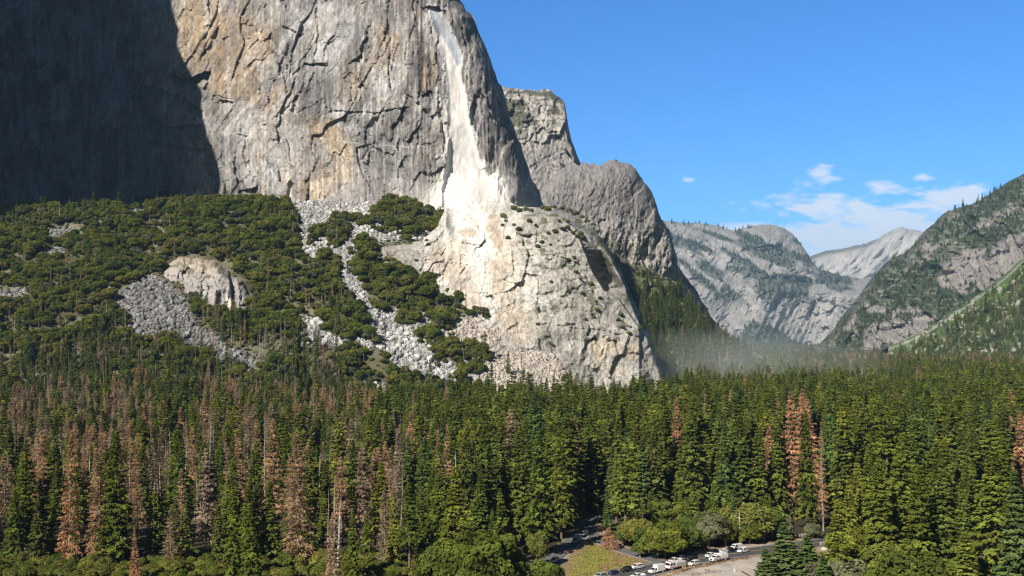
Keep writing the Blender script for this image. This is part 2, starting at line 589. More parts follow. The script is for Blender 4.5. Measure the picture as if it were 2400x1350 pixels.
def A_depth(x, y):
    D = A_base(x)
    D = D + 0.10*(485-y) + 0.00018*np.clip(485-y, 0, None)**2
    dsil = np.clip(sil_x(y)-x, 0.0, None)
    D = D + 85*np.exp(-dsil/16)*smooth(900, 1060, x)
    # diagonal bend of the joints (upper left to lower right), vertical lower down
    xw = x - 0.32*np.clip(300-y, 0, 400)*smooth(600, 300, y)*smooth(1050, 850, x) + 14*(fbm(x/90, y/90, 3, 11)-0.5)
    edge = smooth(0, 30, dsil)
    a1, e1, id1 = facets(xw, y, 80, 190, 8, 10, 101)
    a2, e2, id2 = facets(xw, y, 34, 80, 6.0, 6.0, 202)
    a3, e3, id3 = facets(xw, y, 14, 30, 2.3, 2.6, 303)
    calm = 0.55 + 0.75*smooth(0.42, 0.62, fbm(x/110, y/110, 3, 71))
    D = D + (a1 + (a2+a3)*calm)*(0.35+0.65*edge)
    fl = ridged(xw/22, y/260, 3, 15)
    pill = smooth(960, 985, x)*smooth(1040, 1020, x)*smooth(100, 120, y)*smooth(270, 240, y)
    right = smooth(1055, 1110, x)
    D = D - fl*(2.2+7*right+8*pill)*(0.3+0.7*edge)
    D = D + (fbm(x/9, y/14, 5, 19)-0.5)*(2.6+2*right)
    for pts, wd, dp in CRACKS:
        x0 = min(p[0] for p in pts)-30; x1 = max(p[0] for p in pts)+30
        if x1 < x.min() or x0 > x.max(): continue
        D = D + crackline(x, y, pts, wd*0.42)*dp*0.65*smooth(0.40, 0.56, fbm(x/24, y/40, 3, 37+wd))
    for pts, drop, dp in ROOFS:
        lip = interp(x, sorted(pts)) + (fbm(x/12, y*0, 3, 33)-0.5)*8
        inx = smooth(min(p[0] for p in pts)-3, min(p[0] for p in pts)+5, x)*smooth(max(p[0] for p in pts)+3, max(p[0] for p in pts)-5, x)
        r = (y-lip)
        rec = np.where(r > 0, np.clip(1-r/drop, 0, 1), 0)
        bulge = np.where(r <= 0, np.clip(1+r/45, 0, 1)**2, 0)
        D = D + inx*dp*(rec*1.1 - 0.45*bulge)
    # fresh scar: a smooth scoop
    sc = pip(x, y, SCAR)
    ds = dist_poly(x, y, SCAR, True)
    scoop = np.where(sc, np.clip(ds/9, 0, 1), 0)
    flat = A_base(x)+0.10*(485-y)+0.00018*np.clip(485-y, 0, None)**2
    target = flat + 2 + 0.05*(x-1040) + (fbm(x/26, y/60, 4, 91)-0.5)*6
    D = D*(1-0.92*scoop)+target*0.92*scoop
    # rubble apron that flares at the wall's foot in the chute
    D = D - smooth(395, 500, y)*26*np.exp(-((x-1105)/95)**2)*edge
    return D


SCAR = [(1003, 22), (1018, 12), (1040, 40), (1060, 75), (1080, 115), (1084, 150), (1080, 168), (1078, 170), (1086, 205), (1098, 260), (1108, 300),
        (1120, 350), (1132, 390), (1148, 420), (1180, 470), (1195, 500), (1040, 505), (1030, 450), (1042, 400), (1048, 340), (1048, 270), (1044, 200), (1035, 130), (1018, 70)]
SLAB = [(1004, 24), (1018, 14), (1040, 42), (1060, 78), (1078, 112), (1083, 148), (1072, 156), (1060, 130), (1040, 90), (1020, 75), (1014, 60)]


def streaks(x, y, seed, sx=5, sy=130):
    return fbm(x/sx, y/sy, 4, seed, 0.6)


def A_col(x, y, D):
    n1 = fbm(x/60, y/60, 5, 41)
    n2 = fbm(x/16, y/22, 4, 43)
    st = streaks(x, y, 45)
    _, e2, id2 = facets(x, y, 60, 130, 0, 0, 202)
    base = np.stack([0.40+0*x, 0.375+0*x, 0.335+0*x], -1)
    base = lerp(base, (0.47, 0.455, 0.43), smooth(0.45, 0.6, n1))
    base = lerp(base, (0.27, 0.26, 0.25), 0.7*smooth(0.48, 0.66, fbm(x/45+3, y/80, 4, 47)))
    tan = (0.50, 0.38, 0.235)
    for b in [(520, 110, 150, 170, 15, 0.42), (620, 300, 110, 90, 0, 0.22), (760, 400, 120, 100, 0, 0.40), (470, 60, 90, 110, 10, 0.75), (540, 180, 60, 90, -30, 0.7), (600, 100, 60, 60, 0, 0.45), (760, 300, 65, 40, 10, 0.8), (790, 370, 45, 70, 0, 0.65), (640, 240, 60, 60, 0, 0.5),
              (900, 110, 40, 60, 0, 0.5), (830, 200, 50, 70, 0, 0.45), (1000, 170, 22, 60, 0, 0.8), (740, 430, 60, 50, 0, 0.5), (1248, 420, 18, 50, -20, 0.6), (1000, 370, 20, 25, 0, 0.5), (620, 480, 120, 20, 0, 0.35), (920, 290, 60, 20, 0, .3)]:
        base = lerp(base, tan, blob(x, y, *b[:5], n=0.6, seed=int(b[0]))*b[5]*(0.6+0.8*(n2-0.2)))
    grey = (0.235, 0.225, 0.215)
    for b in [(900, 330, 120, 60, 5, 0.75), (960, 420, 80, 60, 0, 0.6), (870, 400, 50, 90, 0, 0.6), (960, 290, 60, 60, 0, 0.7), (735, 230, 60, 70, 0, 0.55), (690, 60, 20, 90, 10, 0.3), (640, 20, 60, 60, 0, 0.3),
              (880, 260, 50, 50, 0, 0.55), (1130, 330, 55, 60, 0, 0.35), (1140, 240, 30, 80, 0, 0.4), (990, 130, 40, 110, 0, 0.7), (1180, 400, 50, 60, 0, 0.35), (1095, 60, 50, 60, 40, 0.45), (580, 370, 40, 50, 0, 0.4), (530, 330, 30, 60, 0, .4)]:
        base = lerp(base, grey, blob(x, y, *b[:5], n=0.7, seed=int(b[1]))*b[5])
    pale = (0.60, 0.59, 0.57)
    for b in [(700, 50, 40, 50, 20, 0.6), (790, 70, 50, 80, 0, 0.55), (770, 120, 50, 60, 0, 0.5), (680, 330, 50, 60, 0, 0.45), (680, 390, 110, 50, 0, 0.5), (570, 290, 50, 60, 0, 0.4), (800, 460, 50, 40, 0, 0.6), (600, 420, 60, 40, 0, 0.4), (930, 200, 40, 60, 0, 0.4), (660, 250, 25, 40, 30, .6)]:
        base = lerp(base, pale, blob(x, y, *b[:5], n=0.6, seed=int(b[2]))*b[5])
    # water streaks
    lower = smooth(280, 380, y)*smooth(560, 620, x)*smooth(860, 800, x)
    base = lerp(base, (0.66, 0.58, 0.46), lower*smooth(0.52, 0.62, st)*0.8)
    base = lerp(base, (0.16, 0.13, 0.12), smooth(0.55, 0.66, streaks(x, y, 48, 4, 190))*0.55*(0.35+smooth(940, 980, x)*smooth(1040, 1000, x)+0.4*smooth(740, 800, x)*smooth(330, 200, y)))
    base = lerp(base, (0.58, 0.56, 0.52), smooth(0.57, 0.68, streaks(x, y, 52, 6, 130))*0.6)
    base = lerp(base, (0.12, 0.105, 0.10), blob(x, y, 985, 165, 8, 70, 0, 0.3, 3)*0.7)
    base = lerp(base, (0.16, 0.12, 0.11), blob(x, y, 1006, 160, 4, 70, 0, 0.3, 4)*0.7)
    base = lerp(base, (0.55, 0.44, 0.30), blob(x, y, 996, 165, 5, 60, 0, 0.2, 5)*0.8)
    base = lerp(base, (0.55, 0.44, 0.30), blob(x, y, 1016, 155, 4, 50, 0, 0.2, 6)*0.8)
    # pale dykes
    for pts in [[(870, 225), (960, 250), (1025, 262)], [(700, 320), (800, 330), (900, 342), (1000, 346)], [(870, 232), (845, 285)], [(470, 300), (420, 290), (380, 302)], [(540, 235), (590, 285)], [(410, 130), (470, 132)], [(455, 60), (468, 120)], [(700, 330), (760, 350)]]:
        base = lerp(base, (0.55, 0.52, 0.45), crackline(x, y, pts, 3.0)*0.7)
    # dark mottling along joints
    base = lerp(base, (0.17, 0.165, 0.16), smooth(0.05, 0.0, e2)*0.35)
    xw = x - 0.55*np.clip(300-y, 0, 400)*smooth(600, 300, y)*smooth(1050, 850, x)
    _, ea, ia = facets(xw, y, 46, 100, 0, 0, 731, 0.8)
    _, eb, ib = facets(xw, y, 15, 34, 0, 0, 732, 0.9)
    base = base*(0.78+0.44*ia)[..., None]*(0.88+0.24*ib)[..., None]
    base = base*(1-0.45*smooth(0.07, 0.0, ea)*smooth(0.42, 0.55, fbm(x/30, y/30, 3, 77)))[..., None]
    base = base*(1-0.30*smooth(0.09, 0.0, eb)*smooth(0.45, 0.6, fbm(x/40+4, y/40, 3, 78)))[..., None]
    speck = fbm(x/4.5, y/8, 4, 81, 0.65)
    base = base*(0.50+1.0*speck)[..., None]*0.76*np.array([0.985, 0.99, 1.03])
    base = base**1.15*1.10
    # shade put into the colour: left part of the wall painted darker and bluer
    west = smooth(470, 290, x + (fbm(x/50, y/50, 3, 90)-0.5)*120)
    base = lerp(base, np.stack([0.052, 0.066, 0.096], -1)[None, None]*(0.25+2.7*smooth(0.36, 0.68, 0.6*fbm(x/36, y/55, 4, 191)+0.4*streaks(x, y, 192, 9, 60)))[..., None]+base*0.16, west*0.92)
    # fresh white rock of the fall
    sc = pip(x, y, SCAR); ds = dist_poly(x, y, SCAR, True)
    jag = (fbm(x/7, y/30, 4, 95)-0.5)*26
    inn = np.where(sc, ds, -ds)
    soft = smooth(330, 430, y)
    k = smooth(-9, 6, inn+4*smooth(180, 260, y)+jag*smooth(130, 220, y))*(1-soft) + smooth(-30, 12, inn+jag*1.2)*soft*0.85
    body_c = np.stack([0.58+0.30*n2, 0.565+0.30*n2, 0.54+0.30*n2], -1)
    body_c = lerp(body_c, (0.44, 0.42, 0.39), smooth(0.52, 0.64, streaks(x, y, 97, 7, 60))*smooth(400, 300, y)*0.6)
    base = lerp(base, np.minimum(body_c, 0.85), k*(0.93+0.07*smooth(320, 420, y)))
    sl = pip(x, y, SLAB)
    base = lerp(base, np.stack([0.36+0.10*n2, 0.39+0.10*n2, 0.43+0.10*n2], -1), sl*1.0)
    fan = np.exp(-((x-1105)/(45+0.5*np.clip(y-380, 0, 200)))**2)*smooth(360, 420, y)
    base = lerp(base, (0.84, 0.81, 0.76), np.clip(fan*1.9*(0.3+n2), 0, 1))
    return np.clip(base, 0.02, 0.88)


pxA = np.concatenate([np.linspace(-420, -10, 120), np.linspace(-8, 1296, 700)])
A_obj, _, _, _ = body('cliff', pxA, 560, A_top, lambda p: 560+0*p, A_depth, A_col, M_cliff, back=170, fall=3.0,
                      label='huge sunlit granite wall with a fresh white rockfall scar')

# ---- lower apron ---------------------------------------------------------
B_bot_pts = [(800, 590), (835, 585), (862, 625), (900, 655), (955, 680), (1020, 725), (1065, 762), (1120, 785), (1190, 815), (1260, 842), (1340, 880), (1420, 945), (1570, 975)]
B_top_pts = [(800, 590), (830, 574), (862, 562), (930, 556), (990, 550), (1025, 520), (1045, 470), (1100, 462), (1180, 466), (1215, 484), (1300, 488), (1330, 496), (1352, 512), (1385, 530), (1405, 552),
             (1432, 590), (1458, 640), (1480, 690), (1500, 738), (1518, 775), (1532, 812), (1548, 860), (1556, 900), (1566, 958), (1572, 975)]


def B_depth(x, y):
    yb = interp(x, B_bot_pts)
    up = yb-y
    D = 1250 + 0.36*(620-y) - 0.03*(x-1100) + 22*((x-1130)/260)**2*smooth(1130, 1400, x)
    D = D + (fbm(x/130, y/130, 3, 431)-0.5)*22
    ytp = interp(x, B_top_pts)
    D = D + 70*np.exp(-np.clip(y-ytp, 0, None)/9)*smooth(1300, 1340, x)
    # shoulder: the ledge that runs back to the wall
    wid = 30+75*smooth(1020, 1070, x)*smooth(1240, 1180, x)
    D = D + 115*smooth(0, 1, 1-np.clip((y-ytp)/wid, 0, 1))**1.3*smooth(1400, 1300, x)
    # gully and the second rib on the right
    gl = [(1345, 520), (1368, 582), (1392, 640), (1418, 682), (1450, 700), (1500, 770)]
    gx_ = np.interp(y, [g[1] for g in gl], [g[0] for g in gl])
    side = x-gx_
    D = D + np.where(side < 0, 0, np.clip(side, 0, 200)*0.22)*smooth(500, 560, y)
    gd = np.interp(y, [540, 585, 610, 650, 676, 690, 800, 1000], [2, 10, 26, 42, 44, 8, 6, 0])
    D = D + 1.7*gd*smooth(-3, 3, side)*smooth(58, 30, side)
    g2 = np.interp(y, [640, 700, 760, 810], [1455, 1475, 1500, 1528])
    D = D + 14*smooth(-2, 2, x-g2)*smooth(24, 0, x-g2)*smooth(640, 680, y)*smooth(820, 790, y)
    xw = x + 14*(fbm(x/70, y/70, 3, 111)-0.5) + 0.25*(y-700)*smooth(1300, 1500, x)
    a1, e1, i1 = facets(xw, y, 80, 70, 4, 6, 401)
    a2, e2, i2 = facets(xw, y, 30, 34, 1.7, 2.2, 402)
    a3, e3, i3 = facets(xw, y, 11, 12, 1.0, 1.2, 403)
    D = D+a1+a2+a3
    D = D - ridged(xw/30, y/110, 3, 415)*3
    D = D + (fbm(x/8, y/9, 5, 419)-0.5)*2.6
    for pts, wd, dp in [([(1000, 640), (1015, 620), (1040, 615)], 6, 8), ([(1042, 610), (1035, 640), (1030, 690)], 5, 5), ([(1080, 640), (1095, 620)], 5, 6), ([(1340, 775), (1348, 760), (1335, 762)], 5, 6), ([(985, 640), (1000, 610)], 5, 5),
                        ([(1380, 800), (1405, 790), (1440, 800), (1450, 830)], 6, 6), ([(1410, 830), (1420, 800)], 5, 6), ([(1260, 770), (1270, 830)], 6, 6), ([(1200, 600), (1210, 690)], 5, 4), ([(1300, 600), (1360, 620), (1400, 700)], 5, 5),
                        ([(1390, 700), (1430, 740), (1480, 770)], 5, 7), ([(1270, 760), (1400, 775), (1500, 790)], 4, 4)]:
        D = D + crackline(x, y, pts, wd*0.6)*dp*0.8*smooth(0.38, 0.5, fbm(x/20, y/20, 3, 38+wd))
    # horizontal shelves
    for (yy, x0, x1, dp) in [(700, 1230, 1430, 7), (655, 1250, 1380, 5), (765, 1250, 1500, 6), (745, 1050, 1220, 5), (585, 1250, 1400, 6), (640, 1220, 1330, 4), (795, 1150, 1300, 4)]:
        l = yy + (fbm(x/25, 0*y+yy, 3, 43)-0.5)*34
        r = y-l
        D = D - dp*smooth(x0, x0+20, x)*smooth(x1, x1-20, x)*smooth(0, 2.5, r)*smooth(50, 10, r)
    return D


def B_col(x, y, D):
    n1 = fbm(x/55, y/55, 5, 141)
    n2 = fbm(x/14, y/16, 4, 143)
    base = np.stack([0.50+0*x, 0.475+0*x, 0.435+0*x], -1)
    base = lerp(base, (0.60, 0.58, 0.54), smooth(0.44, 0.6, n1))
    base = lerp(base, (0.36, 0.34, 0.31), smooth(0.50, 0.66, fbm(x/26+3, y/50, 4, 147))*0.7)
    # dust-whitened track of the fall and its brown margins
    cx = 1112+0.20*(y-500)
    tr = np.exp(-((x-cx)/(85+0.12*(y-500)))**2)
    base = lerp(base, (0.78, 0.75, 0.70), np.clip(tr*1.3*(0.35+n2)*smooth(860, 560, y)+0.35*tr, 0, 1))
    for b in [(1160, 530, 22, 60, -10, 0.75), (1060, 610, 60, 50, 0, 0.45), (1100, 545, 30, 14, 0, 0.7), (1190, 640, 40, 120, -10, 0.45), (1090, 700, 40, 80, -10, 0.4), (1210, 760, 50, 60, 0, 0.45), (1160, 640, 30, 60, 0, 0.35), (880, 590, 50, 30, 0, 0.3), (1040, 760, 30, 30, 0, .4)]:
        base = lerp(base, (0.53, 0.41, 0.30), blob(x, y, *b[:5], n=0.7, seed=int(b[0]))*b[5])
    for b in [(900, 620, 60, 40, 30, 0.55), (960, 640, 50, 50, 30, 0.5), (1290, 800, 60, 30, 0, 0.4), (1450, 720, 60, 60, 50, 0.45), (1420, 600, 60, 60, 50, 0.45), (1510, 850, 30, 60, 0, 0.4), (1350, 780, 60, 20, 0, 0.3), (1335, 850, 60, 30, 0, 0.3)]:
        base = lerp(base, (0.27, 0.26, 0.245), blob(x, y, *b[:5], n=0.7, seed=int(b[1]))*b[5])
    for b in [(1410, 810, 50, 30, 0, 0.55), (1480, 820, 35, 25, 20, 0.6), (1400, 840, 20, 25, 0, 0.5), (1440, 870, 30, 20, 0, 0.35), (1500, 700, 8, 60, -25, 0.5)]:
        base = lerp(base, (0.68, 0.57, 0.40), blob(x, y, *b[:5], n=0.7, seed=int(b[0]))*b[5])
    _, e2, _ = facets(x, y, 40, 60, 0, 0, 402)
    base = lerp(base, (0.20, 0.195, 0.18), smooth(0.05, 0.0, e2)*0.35*(1-0.7*tr))
    speck = fbm(x/4, y/5, 3, 181)
    _, eb, ib = facets(x, y, 26, 22, 0, 0, 733, 0.9)
    base = base*(0.86+0.28*ib)[..., None]*(1-0.3*smooth(0.08, 0.0, eb)*smooth(0.45, 0.6, n1))[..., None]
    base = base*(0.58+0.84*speck)[..., None]*(0.75+0.30*tr*smooth(800, 520, y))[..., None]*np.array([0.95, 0.95, 0.93])
    # ledge scrub
    up = smooth(1300, 1360, x)*smooth(30, 6, y-interp(x, B_top_pts)-0)
    base = lerp(base, (0.07, 0.085, 0.035), up*0.8*smooth(0.4, 0.5, n2))
    ls = smooth(0.62, 0.68, fbm(x/22, y/9, 4, 188))*smooth(1180, 1260, x)*smooth(790, 700, y)
    base = lerp(base, (0.09, 0.10, 0.05), ls*0.75)
    return np.clip(base, 0.02, 0.85)


def B_top(px):
    return interp(px, B_top_pts) + ((fbm(px/12, 0*px+3, 4, 5)-0.5)*12)*smooth(1300, 1340, px)


B_obj, _, _, _ = body('cliff', np.linspace(805, 1571, 520), 330, B_top, lambda p: interp(p, B_bot_pts)+26+70*smooth(1240, 1330, p), B_depth, B_col, M_cliff, back=260,
                      label='pale dust-covered granite apron bulging below the white scar')

# ---- small dome in the oak woods ----------------------------------------
O_top_pts = [(362, 655), (385, 615), (420, 598), (460, 603), (500, 612), (540, 640), (570, 660), (592, 690), (600, 740)]
O_bot_pts = [(362, 662), (400, 680), (440, 690), (480, 705), (510, 735), (560, 752), (600, 742)]


def O_depth(x, y):
    yb = interp(x, O_bot_pts)
    D = Dt0(x, yb)-26 + 0.32*(yb-y)
    D = D + 45*np.exp(-(y-interp(x, O_top_pts)).clip(0)/8) + 14*np.abs((x-480)/120)**3
    a1, _, _ = facets(x, y, 34, 60, 7, 9, 501)
    a2, _, _ = facets(x, y, 13, 22, 3, 4, 502)
    D = D + a1 + a2 + (fbm(x/7, y/9, 4, 519)-0.5)*4
    return D + 12*smooth(0, 3, x-(545-0.1*(740-y)))*smooth(20, 6, x-(545-0.1*(740-y)))


def O_col(x, y, D):
    n2 = fbm(x/12, y/16, 4, 543)
    base = np.stack([0.27+0.12*n2, 0.255+0.11*n2, 0.245+0.11*n2], -1)
    top = smooth(660, 620, y+(n2-0.5)*60)
    base = lerp(base, (0.44, 0.37, 0.285), top*0.75)
    base = lerp(base, (0.60, 0.53, 0.42), blob(x, y, 540, 715, 9, 45, -25, 0.6, 4)*0.85)
    base = lerp(base, (0.11, 0.11, 0.06), smooth(0.56, 0.62, fbm(x/14, y/8, 3, 588))*smooth(690, 640, y)*0.7)
    return base*(0.75+0.5*fbm(x/4, y/5, 3, 581))[..., None]


body('rock_outcrop', np.linspace(363, 599, 150), 90, lambda p: interp(p, O_top_pts)+(fbm(p/9, p*0, 3, 2)-.5)*8, lambda p: interp(p, O_bot_pts)+14, O_depth, O_col, M_cliff, back=60,
     label='small rounded granite dome half buried in the oak woods')

# ---- unseen rock mass added outside the frame, shaped to shade the left wall ----
def shadow_caster():
    zs = np.linspace(-20, 1120, 70)
    qe = np.interp(zs, [-20, 390, 560, 665, 800, 900, 1120], [1330, 1316, 1286, 1276, 1330, 1400, 1470])
    loop = []
    for k in range(40): loop.append((0, -540+200*k/40))
    for k in range(60): loop.append((700*k/60, -340+60*math.sin(k/9)))
    for k in range(30): loop.append((700, -340-250*k/30))
    for k in range(60): loop.append((700-700*k/60, -590+50*k/60))
    L = np.array(loop + [loop[0]])
    q = qe[:, None] + L[None, :, 0]
    s = np.arange(len(L))
    n = (fbm(np.repeat(s[None, :], 70, 0)/9, np.repeat(zs[:, None], len(L), 1)/70, 5, 66)-0.5)*34
    q = q + n*0.8
    p = L[None, :, 1] + n
    h = math.hypot(SV.x, SV.y); ax, ay = SV.x/h, SV.y/h
    X = q*ay + p*ax; Y = -q*ax + p*ay
    Z = np.repeat(zs[:, None], len(L), 1)
    top = np.stack([X[-1]*0+X[-1].mean(), Y[-1]*0+Y[-1].mean(), Z[-1]+30], -1)[None]
    V = np.concatenate([np.stack([X, Y, Z], -1), top], 0)
    me = mesh_np('cliff', V.reshape(-1, 3), grid_faces(71, len(L)), M_cliff)  # added unseen rock mass, only there to cast the shadow
    c = 0.28+0.15*fbm(V[..., 0]/40+V[..., 1]/40, V[..., 2]/90, 4, 8)
    set_col(me, np.stack([c, c*0.95, c*0.88], -1).reshape(-1, 3))
    return tag(link(bpy.data.objects.new('cliff', me)), 'unseen rock mass added to cast the big shadow on the left wall', kind='structure')


shadow_caster()

# ---- second buttress and grey dome behind -------------------------------
C_top_pts = [(1120, 215), (1160, 207), (1185, 203), (1225, 207), (1262, 209), (1290, 214), (1312, 226), (1324, 240), (1328, 270), (1333, 300), (1340, 325), (1348, 350), (1358, 378), (1380, 420), (1420, 520)]


def C_depth(x, y):
    D = 2380 + 0.9*(520-y)
    D = D + 0.5*(x-1200)
    ds = (y-interp(x, C_top_pts)).clip(0)
    D = D + 130*np.exp(-ds/12)
    a1, _, _ = facets(x, y, 60, 70, 40, 30, 601)
    a2, _, _ = facets(x, y, 22, 26, 12, 12, 602)
    a3, _, _ = facets(x, y, 8, 9, 4, 4, 603)
    rough = 0.35+0.65*np.maximum(smooth(350, 300, y+0.35*(x-1230)), smooth(1290, 1320, x))
    return D + (a1+a2+a3)*rough + (fbm(x/7, y/8, 5, 619)-0.5)*10


def C_col(x, y, D):
    n2 = fbm(x/12, y/14, 4, 643)
    base = np.stack([0.40+0.2*n2, 0.375+0.19*n2, 0.345+0.17*n2], -1)
    smoothpart = smooth(330, 380, y+0.35*(x-1230))
    base = lerp(base, np.stack([0.30+0.1*n2, 0.285+0.09*n2, 0.275+0.09*n2], -1), smoothpart*0.8)
    veg = smooth(0.50, 0.56, fbm(x/26, y/12, 4, 688))*smooth(340, 290, y+0.35*(x-1230))
    for b in [(1220, 268, 36, 12, 0), (1205, 285, 22, 12, 0), (1270, 220, 40, 8, 0)]:
        veg = np.maximum(veg, blob(x, y, *b, n=0.5, seed=5))
    base = lerp(base, (0.085, 0.095, 0.05), veg*0.85)
    base = lerp(base, (0.58, 0.52, 0.42), blob(x, y, 1318, 250, 7, 22, 0, 0.5, 3)*0.5)
    base = lerp(base, (0.12, 0.12, 0.09), smooth(0.64, 0.68, fbm(x/6, y/5, 3, 689))*0.6)
    return base*(0.75+0.5*fbm(x/4, y/5, 3, 681))[..., None]*0.80


body('cliff', np.linspace(1125, 1420, 200), 220, lambda p: interp(p, C_top_pts)+(fbm(p/10, p*0, 4, 2)-.5)*14, lambda p: 560+0*p, C_depth, C_col, M_cliff, back=500,
     label='stepped grey granite shoulder with shrubs, behind the main wall')

Dm_top_pts = [(1180, 560), (1240, 480), (1280, 430), (1310, 400), (1335, 386), (1365, 383), (1400, 384), (1430, 378), (1450, 377), (1475, 383), (1490, 394), (1502, 415), (1520, 440), (1535, 465), (1545, 500), (1560, 525),
              (1572, 550), (1582, 590), (1590, 628), (1600, 640), (1622, 668), (1645, 705), (1672, 745), (1700, 780), (1725, 805), (1750, 822)]


def Dm_depth(x, y):
    D = 2030 + 0.55*(640-y)
    D = D + 0.35*(x-1400) + 90*np.exp(-(y-interp(x, Dm_top_pts)).clip(0)/14)
    D = D + 0.004*np.clip(x-1420, 0, 300)**2
    xw = x+0.15*(y-500)
    a1, _, _ = facets(xw, y, 60, 130, 20, 22, 701)
    a2, _, _ = facets(xw, y, 20, 44, 9, 10, 702)
    a3, _, _ = facets(xw, y, 8, 14, 3.5, 4, 703)
    low = smooth(470, 560, y)
    return D + a1*(0.5+low) + (a2+a3)*(0.55+0.8*low) - ridged(xw/13, y/80, 3, 715)*9*low + (fbm(x/7, y/8, 5, 719)-0.5)*7


def Dm_col(x, y, D):
    n2 = fbm(x/14, y/14, 4, 743)
    base = np.stack([0.28+0.12*n2, 0.265+0.115*n2, 0.26+0.11*n2], -1)
    low = smooth(480, 600, y)
    base = lerp(base, np.stack([0.40+0.16*n2, 0.375+0.15*n2, 0.33+0.13*n2], -1), low*0.7)
    base = lerp(base, (0.24, 0.20, 0.19), blob(x, y, 1430, 460, 90, 60, 10, 0.5, 8)*0.4)
    veg = smooth(0.56, 0.62, fbm(x/18, y/12, 4, 788))*low
    veg = np.maximum(veg, blob(x, y, 1440, 600, 36, 46, 30, 0.6, 4))
    toe = smooth(635, 680, y+(x-1600)*0.3)
    base = lerp(base, (0.24, 0.20, 0.155), toe*0.8)
    base = lerp(base, (0.085, 0.095, 0.05), veg*0.8)
    base = lerp(base, (0.60, 0.54, 0.42), smooth(0.62, 0.68, fbm(x/9, y/14, 4, 790))*low*0.4)
    base = lerp(base, (0.14, 0.13, 0.115), smooth(0.62, 0.67, fbm(x/6, y/8, 3, 789))*0.5)
    return base*(0.75+0.5*fbm(x/3.5, y/4.5, 3, 781))[..., None]*0.74


body('cliff', np.linspace(1182, 1748, 380), 300, lambda p: interp(p, Dm_top_pts)+(fbm(p/12, p*0, 5, 12, 0.65)-.5)*20, lambda p: 860+0*p, Dm_depth, Dm_col, M_cliff, back=500,
     label='smooth rounded dark grey granite dome')

# ---- forested hillside in front of the dome ------------------------------
G_top_pts = [(1380, 560), (1420, 585), (1450, 602), (1480, 618), (1510, 626), (1545, 645), (1575, 655), (1590, 665), (1608, 690), (1625, 720), (1650, 752), (1690, 785), (1730, 812), (1790, 835)]


def G_depth(x, y):
    return 1600 + (920-y)*1.35 + 0.35*(x-1500) + (fbm(x/40, y/40, 4, 819)-0.5)*70 + 60*np.exp(-(y-interp(x, G_top_pts)).clip(0)/8)


def G_col(x, y, D):
    n2 = fbm(x/14, y/10, 4, 843)
    base = np.stack([0.15+0.08*n2, 0.14+0.07*n2, 0.085+0.04*n2], -1)
    base = lerp(base, (0.11, 0.125, 0.05), smooth(0.42, 0.55, fbm(x/20, y/20, 4, 844)))
    return lerp(base, (0.30, 0.26, 0.21), smooth(0.58, 0.64, fbm(x/12, y/9, 4, 846))*0.8)


M_hill = rock_mat('hillside', 0.1, 0.35, 2.0, 1.0)
body('hill', np.linspace(1382, 1790, 200), 140, lambda p: interp(p, G_top_pts)+(fbm(p/8, p*0, 3, 12)-.5)*8, lambda p: 930+0*p, G_depth, G_col, M_hill, back=260,
     label='wooded hillside below the dark grey dome')

# ---- far mountains -------------------------------------------------------
E_top_pts = [(1480, 505), (1560, 517), (1600, 521), (1640, 523), (1682, 528), (1700, 536), (1720, 542), (1745, 533), (1775, 527), (1805, 526), (1835, 532), (1858, 548), (1876, 570), (1892, 592), (1906, 616), (1925, 632), (1950, 640),
             (1985, 648), (2015, 652), (2045, 650), (2070, 655), (2100, 660), (2140, 690)]


def E_depth(x, y):
    D = 7600 + 5.0*(800-y)*1.6 + 1.2*(x-1560)
    D = D + 500*np.exp(-(y-interp(x, E_top_pts)).clip(0)/10)
    # low cliff band at the back of the valley, bowl shaped
    cliffband = smooth(660, 690, y-0.10*(x-1900))*smooth(1700, 1800, x)
    D = D - cliffband*500
    D = D + 900*np.exp(-((x-(1905-0.1*(800-y)))/90)**2)*smooth(620, 760, y) - 260*blob(x, y, 1800, 560, 70, 40, 20, 0.1, 3, 0.9)
    D = D + 190*(ridged((x+0.9*y)/150, (y-0.5*x)/90, 4, 915)-0.5) - 130*ridged(x/28+y/60, y/220, 3, 916)*smooth(640, 720, y)
    a1, _, _ = facets(x+0.8*y, y-0.4*x, 50, 40, 60, 70, 901)
    a2, _, _ = facets(x+0.5*y, y, 18, 16, 25, 30, 902)
    return D + a1+a2+(fbm(x/10, y/10, 5, 919)-0.5)*70


